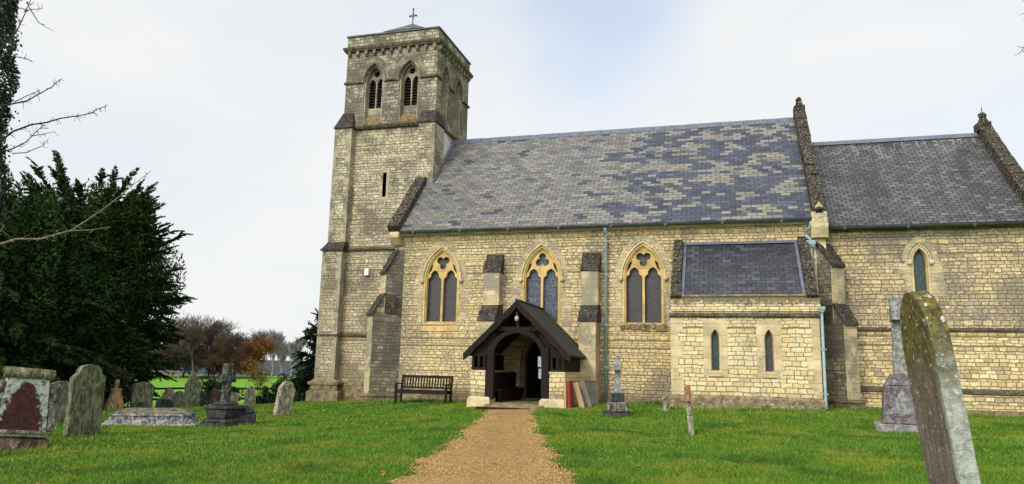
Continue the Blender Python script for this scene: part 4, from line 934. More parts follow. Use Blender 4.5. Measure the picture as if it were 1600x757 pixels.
# bench
def bench():
    x, y = -1.12, -1.2; z = G(x, y)
    r_ = thing('bench', 'dark slatted wooden garden bench standing on the grass against the nave wall', 'bench', (x, y, z), (0, 0, R(2)))
    W_ = .9
    def leg(xx, yy, h): m = MB(); m.box(xx-.035, xx+.035, yy-.035, yy+.035, -.03, h); m.build('leg', M_bench, r_, bevel=.006)
    for s in (-1, 1):
        leg(s*(W_-.035), -.26, .62); 
        m = MB(); m.beam(V(s*(W_-.035), .2, -.03), V(s*(W_-.035), .22, .45), .07, .07, EY); m.beam(V(s*(W_-.035), .22, .42), V(s*(W_-.035), .31, .92), .07, .06, EY); m.build('leg', M_bench, r_, bevel=.006)
        m = MB(); m.box(s*(W_-.035)-.045, s*(W_-.035)+.045, -.32, .26, .62, .655); m.build('armrest', M_bench, r_, bevel=.008)
    m = MB()
    for i in range(6): m.box(-W_+.02, W_-.02, -.28+i*.085, -.215+i*.085, .42, .445)
    m.build('seat', M_bench, r_, bevel=.004)
    m = MB(); m.box(-W_+.07, W_-.07, -.28, -.245, .33, .42); m.box(-W_+.07, W_-.07, .2, .235, .33, .42); m.build('rail', M_bench, r_)
    m = MB(); m.box(-W_+.03, W_-.03, .285, .325, .84, .92); m.box(-W_+.03, W_-.03, .225, .265, .49, .55)
    for i in range(17):
        x_ = -W_+.12+i*(2*W_-.24)/16; m.beam(V(x_, .245, .53), V(x_, .3, .87), .045, .018, EY)
    m.build('backrest', M_bench, r_)
bench()

# ------------------------------------------------------------------ gravestones
def lichen(name, base, c2, pale, moss, pt=.56, mt=.6, streak=True):
    a = NM(name, .95, .12); ob = a.obj()
    c = a.mix(a.mapr(a.noise(a.mapping(ob, (1, 1, .3)) if streak else ob, 12, 6, .8), .42, .56), tuple(x*1.35 for x in base), tuple(x*.8 for x in c2))
    c = a.mix(a.mapr(a.noise(a.mapping(ob, (1, 1, .6), (4, 2, 1)), 8, 6, .85, .4), pt-.01, pt+.03, 0, .9), c, pale)
    c = a.mix(a.mapr(a.noise(a.mapping(ob, (1, 1, .5), (9, 1, 7)), 5, 6, .8), mt-.02, mt+.03, 0, .8), c, moss)
    c = a.mix(a.mapr(a.noise(ob, 55, 3, .7), .55, .7, 0, .6), c, tuple(x*.35 for x in base))
    return a.done(c, a.bump(a.math('ADD', a.noise(ob, 18, 5, .8), a.noise(ob, 70, 3)), .018, .9))
ML_grey = lichen('grey_lichened_stone', (.16, .15, .11), (.09, .09, .065), (.34, .35, .27), (.13, .15, .05))
ML_green = lichen('green_lichened_stone', (.15, .16, .09), (.08, .085, .055), (.30, .31, .22), (.10, .13, .03), .6)
ML_dark = lichen('blackened_stone', (.05, .05, .052), (.028, .028, .03), (.18, .18, .17), (.07, .075, .04), .62, .66)
ML_pale = lichen('pale_lichened_stone', (.28, .25, .18), (.14, .12, .09), (.46, .45, .37), (.3, .2, .06), .54, .62)
ML_brown = lichen('brown_headstone', (.13, .085, .055), (.07, .045, .035), (.30, .33, .28), (.14, .15, .06), .6)
ML_orange = lichen('orange_lichened_stone', (.26, .2, .12), (.14, .1, .06), (.42, .4, .33), (.42, .2, .04), .62, .52)
ML_granite = lichen('grey_granite', (.27, .265, .25), (.20, .195, .185), (.42, .41, .38), (.2, .19, .13), .62, .68, False)

def jitter_outline(pts, step=.06, amp=.006):
    outp = []
    n = len(pts)
    for i in range(n):
        a = Vector(pts[i]); b_ = Vector(pts[(i+1) % n]); L_ = (b_-a).length; k = max(1, int(L_/step))
        for j in range(k):
            p_ = a.lerp(b_, j/k); outp.append((p_.x+random.uniform(-amp, amp), p_.y+random.uniform(-amp, amp) if p_.y > .05 else p_.y))
    return outp
def headprof(kind, w, h):
    a = w/2; d = -.35
    if kind == 'round': sh = h-a; return [(-a, d), (a, d)]+[(a*math.cos(t), sh+a*math.sin(t)) for t in np.linspace(0, math.pi, 15)]
    if kind == 'segment': r0 = .22*w; return [(-a, d), (a, d)]+[(a*math.cos(t), h-r0+r0*math.sin(t)) for t in np.linspace(0, math.pi, 13)]
    if kind == 'shoulder':
        q = a*.72; sh = h-q*.85; return [(-a, d), (a, d), (a, sh-.05), (a*.93, sh)]+[(q*math.cos(t)*1.02, sh+.03+q*.8*math.sin(t)) for t in np.linspace(.12, math.pi-.12, 13)]+[(-a*.93, sh), (-a, sh-.05)]
    if kind == 'point': return [(-a, d), (a, d), (a, h*.72), (a*.72, h*.82), (a*.5, h*.95), (a*.2, h), (-a*.2, h), (-a*.5, h*.95), (-a*.72, h*.82), (-a, h*.72)]
    if kind == 'gothic': return [(-a, d), (a, d)]+[(x, z) for x, z in archloop(a, h-a*1.6, 0, .95, 8)]
    return [(-a, d), (a, d), (a, h), (-a, h)]
def grave(label, x, y, kind, w, h, t, mat, yaw=90, lean=0, tilt=0, name='headstone', cat='gravestone', group=None, smooth=True):
    r_ = thing(name, label, cat, (x, y, G(x, y)), (R(lean), R(tilt), R(yaw)), group)
    m = MB(); m.plate(jitter_outline(headprof(kind, w, h)), [], V(0, 0, 0), *SOUTH, -t/2, t/2); m.build('slab', mat, r_, bevel=min(.02, t*.2), jit=.002)
    return r_
# big round shouldered stone
grave('tall mossy headstone with rounded shouldered top standing alone between the scroll tomb and the ledger', -4.78, -11.03, 'shoulder', .74, 1.50, .14, ML_green, 82, 0, 0)
grave('plain grey headstone half hidden behind the carved scroll stone', -8.38, -8.27, 'segment', .78, 1.12, .11, ML_grey, 80)
grave('pale headstone leaning right with orange lichen on its top, nearest the tower', -4.72, -3.71, 'shoulder', .54, 1.02, .16, ML_pale, 72, 0, 9)
grave('broad mossy headstone with slanting top at the edge of the yew', -15.1, 1.92, 'segment', .86, 1.12, .14, ML_green, 66, -8, 3)
grave('small brown-grey headstone, left of the pair by the fence', -16.11, 4.66, 'shoulder', .56, .86, .10, ML_pale, 60)
grave('pale grey headstone, right of the pair by the fence', -15.48, 4.53, 'round', .46, .78, .10, ML_grey, 60, 0, 4)
grave('tall pointed green headstone rising above the fence rails', -13.05, 2.44, 'point', .60, 1.38, .18, ML_green, 66)
grave('short dark headstone just right of the pointed green one', -14.3, 4.5, 'round', .42, .76, .10, ML_dark, 62)
grave('reddish double-topped dark headstone by the fence', -15.30, 6.82, 'shoulder', .36, .92, .12, ML_brown, 62)
grave('reddish narrow headstone touching the other reddish one by the fence', -14.98, 7.0, 'round', .32, .88, .12, ML_brown, 62)
grave('slanting green-grey slab just left of the big dark cross', -12.95, 4.85, 'segment', .60, .70, .12, ML_grey, 40, -12, 6)
grave('pale pointed headstone with carved cross seen right of the big dark cross', -13.64, 7.25, 'gothic', .52, 1.0, .14, ML_pale, 62)
grave('low dark rounded stone beside the end of the ledger tomb', -13.5, 1.4, 'segment', .60, .42, .25, ML_dark, 55, 8)
grave('tiny pale stub of stone in front of the fence', -15.3, 11.2, 'flat', .32, .42, .12, ML_grey, 55)
grave('low broken footstone in the grass near the reddish pair', -14.3, 5.9, 'segment', .5, .35, .2, ML_dark, 50, 10)
# pyramidal cross monument
r_ = thing('cross_monument', 'small rusty pyramid shaped grave cross at the foot of the yew', 'grave cross', (-14.66, .05, G(-14.66, .05)), (0, 0, R(60)))
m = MB(); m.frus(-.34, .34, -.3, .3, -.1, -.14, .14, -.12, .12, .78); m.build('base', ML_orange, r_, bevel=.02, jit=.01)
m = MB(); m.box(-.17, .17, -.14, .14, .78, .86); m.box(-.07, .07, -.06, .06, .86, 1.2); m.build('cross', ML_orange, r_, bevel=.015)
# ledger tomb with mossy hipped top
tx, ty = -6.55, -7.0
r_ = thing('ledger_tomb', 'long low dark ledger tomb with mossy hipped stone lid in the grass', 'tomb', (tx, ty, G(tx, ty)-.02), (0, 0, R(29)))
m = MB(); m.box(-1.2, 1.2, -.52, .52, -.25, .05); m.frus(-1.2, 1.2, -.52, .52, .05, -1.12, 1.12, -.46, .46, .09); m.build('kerb', ML_pale, r_, bevel=.02, jit=.01)
m = MB(); m.frus(-1.12, 1.12, -.44, .44, .07, -.98, .98, -.36, .36, .27); m.box(-1.02, 1.02, -.40, .40, .27, .33); m.build('plinth', lichen('mottled_blue_grey_stone', (.13, .13, .15), (.07, .07, .08), (.42, .41, .38), (.5, .42, .25), .52, .64, False), r_, bevel=.02, jit=.012)
m = MB(); m.frus(-1.02, 1.02, -.40, .40, .33, -.72, .72, -.10, .10, .46); m.build('lid', lichen('mossy_ledger_lid', (.12, .12, .10), (.06, .06, .055), (.3, .29, .24), (.26, .20, .03), .56, .53), r_, bevel=.02, jit=.012)
# big stone cross on steps
x, y = -4.42, -6.85
r_ = thing('stone_cross', 'large weathered stone cross on blackened stepped base, left lawn', 'grave cross', (x, y, G(x, y)), (0, 0, R(86)))
m = MB(); m.box(-.42, .42, -.42, .42, -.2, .12); m.frus(-.42, .42, -.42, .42, .12, -.34, .34, -.34, .34, .22); m.build('step', ML_dark, r_, bevel=.03, jit=.015)
m = MB(); m.frus(-.30, .30, -.30, .30, .22, -.34, .34, -.34, .34, .46); m.frus(-.40, .40, -.40, .40, .46, -.34, .34, -.34, .34, .56); m.frus(-.28, .28, -.26, .26, .56, -.2, .2, -.2, .2, .64); m.build('pedestal', ML_dark, r_, bevel=.03, jit=.015)
m = MB(); m.box(-.10, .10, -.085, .085, .62, 1.18); m.box(-.27, .27, -.09, .09, 1.14, 1.34); m.box(-.115, .115, -.095, .095, 1.34, 1.64); m.build('cross', lichen('dark_cross_stone', (.09, .09, .075), (.03, .03, .028), (.36, .35, .28), (.12, .13, .05), .58), r_, bevel=.02, jit=.006)
x, y = -4.05, -6.35
r_ = thing('rubble_block', 'jagged dark broken stone block lying against the right of the cross base', 'stone', (x, y, G(x, y)), (0, 0, R(40)))
m = MB(); m.frus(-.2, .2, -.2, .2, -.1, -.27, .2, -.15, .22, .3); m.frus(-.24, .18, -.15, .18, .3, -.12, .1, -.1, .12, .5); m.build('block', ML_dark, r_, bevel=.04, jit=.03)
# scroll-topped carved stone, front left
def scroll_stone():
    x, y = -3.32, -13.82
    r_ = thing('scroll_headstone', 'ornate carved headstone with rolled scroll top, brown bare patch and pale lichen', 'gravestone', (x, y, G(x, y)), (R(-9), R(5), R(62)))
    m = MB(); m.box(-.46, .46, -.16, .16, -.3, .22); m.build('base', ML_brown, r_, bevel=.03, jit=.012)
    m = MB(); m.box(-.42, .42, -.2, .1, .22, .27); m.box(-.39, .39, -.17, .1, .28, .34); m.build('moulding', ML_grey, r_, bevel=.012)
    a = NM('bare_patch_stone', .9, .15); ob = a.obj(); s = a.sep(ob)
    n = a.noise(ob, 9, 5, .8); xx = a.math('ABSOLUTE', a.math('ADD', s[0], .02)); lim = a.math('MULTIPLY', a.math('SQRT', a.mapr(s[2], .36, 1.16, 1, 0, False)), .34)
    inn = a.mapr(a.math('SUBTRACT', a.math('MULTIPLY_ADD', a.math('SUBTRACT', n, .5), .35, xx), lim), -.015, .015, 1, 0)
    pal = a.mix(a.mapr(a.noise(ob, 12, 5, .8), .4, .55), (.10, .105, .08), (.38, .41, .34)); br = a.mix(a.mapr(a.noise(ob, 14, 6, .85), .42, .58), (.075, .026, .018), (.026, .015, .013))
    mt = a.done(a.mix(inn, pal, br), a.bump(a.math('ADD', a.noise(ob, 18, 5, .8), a.math('MULTIPLY', inn, -.6)), .02, .9))
    m = MB(); m.plate(jitter_outline([(-.39, .34), (.39, .34), (.31, 1.30), (-.31, 1.30)]), [], V(0, 0, 0), *SOUTH, -.12, .10); m.build('panel', mt, r_, bevel=.02)
    m = MB(); m.tube([V(-.38, -.06, 1.32), V(.38, -.06, 1.32)], .10, 16)
    for s_ in (-1, 1):
        pts = [V(s_*.385, -.06+(.09-.012*i)*math.cos(i*.62), 1.32+(.09-.012*i)*math.sin(i*.62)) for i in range(8)]; m.tube(pts, .02, 6)
    m.build('scroll', lichen('mossy_scroll', (.15, .14, .08), (.07, .06, .035), (.36, .36, .26), (.20, .18, .045), .57, .56), r_, bevel=.0, jit=.004)
    for s_ in (-1, 1):
        m = MB()
        for (u, z_, q) in ((.40, 1.03, .075), (.45, .92, .08), (.41, .82, .07), (.47, .75, .055), (.37, 1.12, .06)): m.sphere(V(s_*u, -.03, z_), q, (1, .8, 1), 10)
        pts = [V(s_*(.42+.05*math.sin(t*2.6)), -.02, .36+t*.45) for t in np.linspace(0, 1, 8)]; m.tube(pts, [.09-.03*i/8 for i in range(8)], 8)
        for k in range(4): m.tube([V(s_*(.43+.025*k), -.08, .36), V(s_*(.41+.018*k), -.09, .8)], .016, 6)
        m.build('carved_side', ML_grey, r_, jit=.008)
    return r_
scroll_stone()
grave('grey headstone standing at left frame edge behind the scroll stone', -4.75, -13.0, 'segment', .85, 1.2, .16, ML_grey, 62, -3)
# right side
x, y = 5.69, -4.5
r_ = thing('stone_cross', 'slender stone cross seen edge-on on three blackened steps near the nave wall', 'grave cross', (x, y, G(x, y)), (0, 0, R(97)))
m = MB(); m.box(-.46, .46, -.36, .36, -.15, .09); m.build('step', ML_dark, r_, bevel=.02, jit=.012)
m = MB(); m.box(-.33, .33, -.26, .26, .09, .34); m.build('step', lichen('patchy_step', (.14, .12, .09), (.05, .05, .05), (.3, .26, .18), (.2, .13, .04), .55), r_, bevel=.02, jit=.012)
m = MB(); m.box(-.22, .22, -.17, .17, .34, .56); m.build('step', ML_dark, r_, bevel=.02, jit=.01)
m = MB(); m.frus(-.13, .13, -.085, .085, .56, -.11, .11, -.07, .07, 1.52); m.box(-.32, .32, -.09, .09, 1.14, 1.32); m.build('cross', ML_granite, r_, bevel=.012, jit=.003)
x, y = 6.79, -3.02
r_ = thing('small_cross', 'tiny crumbling stone cross in the grass by the vestry corner', 'grave cross', (x, y, G(x, y)), (0, R(4), R(70)))
m = MB(); m.box(-.13, .13, -.13, .13, -.1, .06); m.box(-.04, .04, -.05, .05, .06, .52); m.box(-.12, .12, -.05, .05, .32, .42); m.build('cross', ML_pale, r_, bevel=.012, jit=.01)
x, y = 7.72, -8.23
r_ = thing('grave_cross', 'thin leaning stone cross seen edge-on with orange lichened top, on the right lawn', 'grave cross', (x, y, G(x, y)-.02), (0, 0, 0))
r_.rotation_euler = (R(0), R(4), R(84)); r_.rotation_euler = (R(-4), 0, R(93))
m = MB(); m.box(-.10, .10, -.055, .055, -.2, .42); m.box(-.085, .085, -.05, .05, .42, .72); m.build('shaft', ML_pale, r_, bevel=.012, jit=.005)
m = MB(); m.box(-.26, .26, -.06, .06, .70, .735); m.box(-.085, .085, -.062, .062, .735, 1.02); m.build('head', ML_orange, r_, bevel=.012, jit=.005)
# tall granite monument with a cross seen edge-on
x, y = 12.25, -5.0
r_ = thing('granite_monument', 'tall grey granite cross on tapering plinth behind the leaning foreground stone', 'grave monument', (x, y, G(x, y)), (0, 0, R(82)))
m = MB(); m.box(-.62, .62, -.58, .58, -.15, .14); m.build('base', ML_granite, r_, bevel=.015)
m = MB(); m.frus(-.46, .46, -.42, .42, .14, -.40, .40, -.35, .35, .98); m.frus(-.40, .40, -.35, .35, .98, -.26, .26, -.2, .2, 1.24); m.box(-.48, .48, -.44, .44, .14, .2); pl = m.build('plinth', lichen('rough_purple_granite', (.17, .15, .15), (.10, .09, .09), (.3, .29, .27), (.16, .15, .1), .6, .68, False), r_, bevel=.03, jit=.008)
m = MB(); m.plate([(-.33, .30), (.33, .30), (0.0, .92)], [], V(0, -.36, 0), *SOUTH, -.15, .065); m.plate([(-.33, .30), (.33, .30), (0.0, .92)], [], V(-.38, 0, 0), -EY, EZ, -EX, -.15, .065); m.build('gabled_panel', ML_granite, r_, bevel=.01)
m = MB(); m.frus(-.16, .16, -.13, .13, 1.24, -.13, .13, -.105, .105, 2.45)
m.box(-.15, .15, -.12, .12, 2.45, 3.02); m.box(-.48, .48, -.12, .12, 2.45, 2.78); m.build('cross', ML_granite, r_, bevel=.02, jit=.004)
# foreground leaning headstone, seen almost edge-on
def front_stone():
    x, y = 9.50, -20.3
    r_ = thing('headstone', 'big leaning headstone in the right foreground, seen edge-on, mossy top and pale lichen', 'gravestone', (x, y, G(x, y)), (0, 0, 0))
    lean = Matrix.Rotation(R(-6.5), 4, 'Y'); r_.rotation_euler = (lean @ Matrix.Rotation(R(90), 4, 'Z')).to_euler()
    a = NM('old_leaning_stone', .93, .15); ob = a.obj(); s = a.sep(ob)
    c = a.mix(a.mapr(a.noise(a.mapping(ob, (1, 1, .3)), 9, 6, .8), .38, .62), (.19, .155, .125), (.085, .07, .058))
    c = a.mix(a.mapr(a.noise(ob, 90, 4, .8), .5, .66, 0, .7), c, (.30, .28, .25))
    side = a.mapr(a.math('MULTIPLY_ADD', a.math('SUBTRACT', a.noise(ob, 7, 5, .8), .5), .10, s[0]), -.265, -.215, 1, 0)   # lichen skin on the near edge
    c = a.mix(a.math('MULTIPLY', side, a.mapr(a.noise(ob, 16, 6, .8, 1.0), .34, .42)), c, a.mix(a.mapr(a.noise(ob, 30, 4, .8), .35, .6), (.24, .265, .225), (.43, .45, .395)))
    top = a.mapr(a.math('MULTIPLY_ADD', a.math('SUBTRACT', a.noise(ob, 8, 5, .8), .5), .55, s[2]), 1.30, 1.66)
    c = a.mix(a.math('MULTIPLY', top, .92), c, a.mix(a.mapr(a.noise(ob, 25, 5, .8), .4, .6), (.05, .045, .02), (.17, .14, .02)))
    wh = a.math('MULTIPLY', a.mapr(a.noise(a.mapping(ob, (1, 1, 1), (3, 3, 3)), 26, 5, .75), .60, .63), a.mapr(s[2], .9, 1.4, .2, 1))
    c = a.mix(wh, c, (.55, .57, .52))
    mt = a.done(c, a.bump(a.math('ADD', a.noise(ob, 25, 6, .85), a.math('MULTIPLY', a.noise(ob, 110, 3), .5)), .012, 1))
    w_, h = .55, 1.86; prof_ = headprof('round', w_, h)
    m = MB(); m.plate(jitter_outline(prof_, .03, .0035), [], V(0, 0, 0), *SOUTH, -.036, .036); m.build('slab', mt, r_, bevel=.014, jit=.001)
front_stone()

# ------------------------------------------------------------------ fence
WX = lambda px, d: None
def fence():
    pts = [V(-24.5, 4.5, 0), V(-21.04, 9.11, 0), V(-16.2, 15.6, 0), V(-11.5, 21.8, 0)]
    r_ = thing('fence', 'dark two-rail wooden post fence between churchyard and field', 'fence', (0, 0, 0))
    ps = []
    for a_, b_ in zip(pts, pts[1:]):
        k = max(1, int((b_-a_).length/1.9))
        ps += [a_.lerp(b_, i/k) for i in range(k)]
    ps.append(pts[-1])
    for p_ in ps:
        z = G(p_.x, p_.y); m = MB(); m.box(p_.x-.08, p_.x+.08, p_.y-.06, p_.y+.06, z-.3, z+1.12); m.build('post', M_fence, r_, bevel=.01)
    m = MB()
    for a_, b_ in zip(ps, ps[1:]):
        za, zb = G(a_.x, a_.y), G(b_.x, b_.y)
        for h in (.98, .42): m.beam(V(a_.x, a_.y, za+h), V(b_.x, b_.y, zb+h), .045, .11)
    m.build('rail', M_fence, r_)
fence()

# ------------------------------------------------------------------ vegetation
def leafmat(name, cols, rough=.85, trans=0.0, spec=.04):
    a = NM(name, rough, spec); gi = a.n('ShaderNodeNewGeometry'); k = len(cols)
    c = a.ramp(gi.outputs['Random Per Island'], [(i/k, q) for i, q in enumerate(cols)], True)
    c = a.mix(a.mapr(a.noise(a.obj(), .9, 3, .6), .35, .65, 0, .5), c, tuple(x*1.5 for x in cols[0]))
    return a.done(c)
ML_yew = leafmat('yew_needles', [(.020, .042, .013), (.032, .058, .016), (.013, .028, .010), (.05, .075, .02), (.055, .055, .016)])
ML_yew2 = leafmat('dense_yew_needles', [(.018, .038, .012), (.028, .054, .015), (.011, .024, .009), (.046, .078, .02)])
ML_ivy = leafmat('ivy_leaves', [(.018, .034, .012), (.012, .022, .01), (.03, .05, .015), (.04, .035, .015)], .5, spec=.4)
ML_con = leafmat('conifer_needles', [(.016, .03, .014), (.022, .038, .016), (.012, .022, .012)])
ML_copper = leafmat('copper_leaves', [(.14, .052, .022), (.18, .07, .025), (.10, .045, .022), (.20, .10, .03)])
ML_yellow = leafmat('yellow_leaves', [(.26, .19, .03), (.18, .17, .04), (.3, .16, .03)])
ML_shrub = leafmat('shrub_leaves', [(.02, .04, .014), (.03, .05, .018), (.016, .03, .012)])
M_bark = simple('bare_brown_bark', (.055, .045, .038), (.10, .085, .072), 6, .95, .1)
M_barkg = simple('pale_grey_bark', (.22, .19, .15), (.12, .10, .085), 9, .95, .1)
M_barkd = simple('far_grey_twigs', (.20, .18, .19), (.26, .24, .25), 4, .95, .1)  # paleness of the distant air put into the twig colour
M_barkr = simple('reddish_twigs', (.085, .06, .045), (.13, .09, .065), 4, .95, .1)
M_trunkd = simple('backlit_dark_twigs', (.025, .022, .024), (.05, .042, .04), 9, .9, .1)  # upper branches' backlit darkness against the sky is put into this colour
M_trunk = simple('yew_bark', (.05, .03, .02), (.09, .055, .04), 6, .95, .1, .02, (1, 1, .3))

def unit(v): return v/np.maximum(np.linalg.norm(v, axis=-1, keepdims=True), 1e-9)
def leaves(name, c, d, l, w, mat, parent, rs):
    n = len(c); rv = unit(rs.normal(size=(n, 3))); s = unit(np.cross(d, rv)); l = np.broadcast_to(l, (n,))[:, None]; w = np.broadcast_to(w, (n,))[:, None]
    P = np.stack([c-d*l/2, c+s*w/2-d*l*.08, c+d*l/2, c-s*w/2-d*l*.08], 1).reshape(-1, 3)
    return fastmesh(name, P, n, 4, mat, parent)
def tubes(name, p0, p1, r0, r1, mat, parent, k=4):
    p0, p1 = np.asarray(p0, float), np.asarray(p1, float); r0 = np.asarray(r0, float); r1 = np.asarray(r1, float); n = len(p0)
    t = unit(p1-p0); ref = np.where(np.abs(t[:, 2:3]) > .9, np.array([[1., 0, 0]]), np.array([[0, 0, 1.]])); a = unit(np.cross(t, ref)); b_ = np.cross(t, a)
    ang = np.arange(k)*2*math.pi/k; ring = a[:, None]*np.cos(ang)[None, :, None]+b_[:, None]*np.sin(ang)[None, :, None]
    v = np.concatenate([p0[:, None]+ring*r0[:, None, None], p1[:, None]+ring*r1[:, None, None]], 1).reshape(-1, 3)
    f = np.array([(i, (i+1) % k, k+(i+1) % k, k+i) for i in range(k)]); idx = (f[None]+(np.arange(n)*2*k)[:, None, None]).reshape(-1)
    return fastmesh(name, v, n*k, (4, idx.astype(np.int32)), mat, parent, smooth=True)

def yew(name, label, x, y, H, Rad, nl, mat, seed, droop=.0, low=.08, sprays=13, group=None, fr=1.0, fill=0):
    rs = np.random.default_rng(seed); gz = G(x, y); r_ = thing(name, label, 'tree', (x, y, gz), group=group)
    C_, D_, L_ = [], [], []; S0, S1, A0, A1 = [], [], [], []
    for i in range(nl):
        t = (i+.5)/nl; zs = H*(low+(.74-low)*t**.9); az = rs.uniform(0, 2*math.pi)
        env = Rad*math.sqrt(max(.03, 1-((t-.42)/.66)**2))*rs.uniform(.74, 1.0)
        rise = (.10+.25*t)*env*rs.uniform(.5, 1.3)+t**2*H*.24*rs.uniform(.6, 1.1)
        n = 9; q = np.linspace(0, 1, n)[:, None]; dirh = np.array([math.cos(az), math.sin(az), 0]); side = np.array([-dirh[1], dirh[0], 0])*rs.normal()*.12*env
        P = np.array([0, 0, zs*.9])+dirh*env*q+side*q**2+np.array([0, 0, 1.])*(rise*q**(1.2)-droop*env*q**2.2+rs.normal()*.05*q)
        P[1:-1] += rs.normal(size=(n-2, 3))*.05
        rr = np.linspace(.07, .008, n)*(1.3-t*.5)
        S0 += list(P[:-1]); S1 += list(P[1:]); A0 += list(rr[:-1]); A1 += list(rr[1:])
        m = int(sprays*1.7*env/Rad*rs.uniform(.8, 1.2))+5
        for j in range(m):
            u_ = 1-(rs.random()**1.3)*.75; k = min(int(u_*(n-1)), n-2); f = u_*(n-1)-k; p_ = P[k]*(1-f)+P[k+1]*f; tan = unit(P[k+1]-P[k])
            sd_ = unit(np.cross(tan, rs.normal(size=3))); sd_[2] *= .45
            dd = unit(tan*rs.uniform(.5, 1.2)+sd_*rs.uniform(.3, 1)+np.array([0, 0, rs.uniform(-.35-droop, .25)])); sl_ = rs.uniform(.35, .75)*(.6+.4*(1-u_))*fr
            if j == 0: p_ = P[-2]; dd = tan; sl_ = .75*fr
            if j == 1: p_ = P[-1]; dd = unit(tan+np.array([0, 0, -.1])); sl_ = .6*fr
            nn = 15; qq = np.linspace(.05, 1, nn)[:, None]; cc = p_+dd*sl_*qq+np.array([0, 0, -1.])*(sl_*.18)*qq**2
            latv = unit(np.cross(dd, [0, 0, 1.])+rs.normal(size=3)*.25); wd = (.16*sl_/.6*(1-qq*.75))
            for sgn in (-1, 1):
                C_.append(cc+latv*sgn*wd*.6+rs.normal(size=(nn, 3))*.015); D_.append(unit(dd+latv*sgn*1.1+rs.normal(size=(nn, 3))*.25)); L_.append(wd[:, 0]*1.15+.10)
    C_ = np.concatenate(C_); D_ = np.concatenate(D_); L_ = np.concatenate(L_)
    if fill:      # inner foliage that closes the crown
        n_ = fill; d_ = unit(rs.normal(size=(n_, 3))); q_ = rs.random(n_)**.38; lump = 1+.07*np.sin(d_[:, 0]*11+d_[:, 1]*9)+.06*np.sin(d_[:, 1]*17-d_[:, 2]*6)+.05*np.sin(d_[:, 0]*23+d_[:, 2]*9)
        ci = d_*q_[:, None]*lump[:, None]*np.array([Rad*.86, Rad*.86, H*.41])+np.array([0, 0, H*.49]); C_ = np.concatenate([C_, ci]); D_ = np.concatenate([D_, unit(d_*.4+rs.normal(size=(n_, 3))*.45+np.array([0, 0, .9-2.2*droop]))]); L_ = np.concatenate([L_, rs.uniform(.10, .24, n_)])
    keep = C_[:, 2] > .12
    leaves('crown', C_[keep], D_[keep], L_[keep], L_[keep]*rs.uniform(.28, .5, keep.sum()), mat, r_, rs)
    tubes('limbs', S0, S1, A0, A1, M_trunk, r_, 5)
    zt = np.linspace(-.3, H*.66, 10); tp = np.c_[rs.normal(size=10)*.06, rs.normal(size=10)*.06, zt]; rr = np.linspace(.55, .05, 10)
    tubes('trunk', tp[:-1], tp[1:], rr[:-1], rr[1:], M_trunk, r_, 12)
    return r_
yew('yew_tree', 'broad dark yew tree with ragged loose crown, behind the left gravestones', -20.6, 3.4, 11.6, 4.55, 400, ML_yew, 3, .10, .07, 14, fill=85000)
yew('yew_tree', 'dense blackish yew tree at left edge, reaching down behind the scroll stone', -19.2, -2.2, 9.8, 4.9, 300, ML_yew2, 5, .35, .04, 15, fill=85000)
yew('yew_sapling', 'low dark yew growth filling the shade under the two big yews', -18.2, 1.1, 4.2, 3.1, 130, ML_yew2, 8, .25, .03, 12, fill=9000)

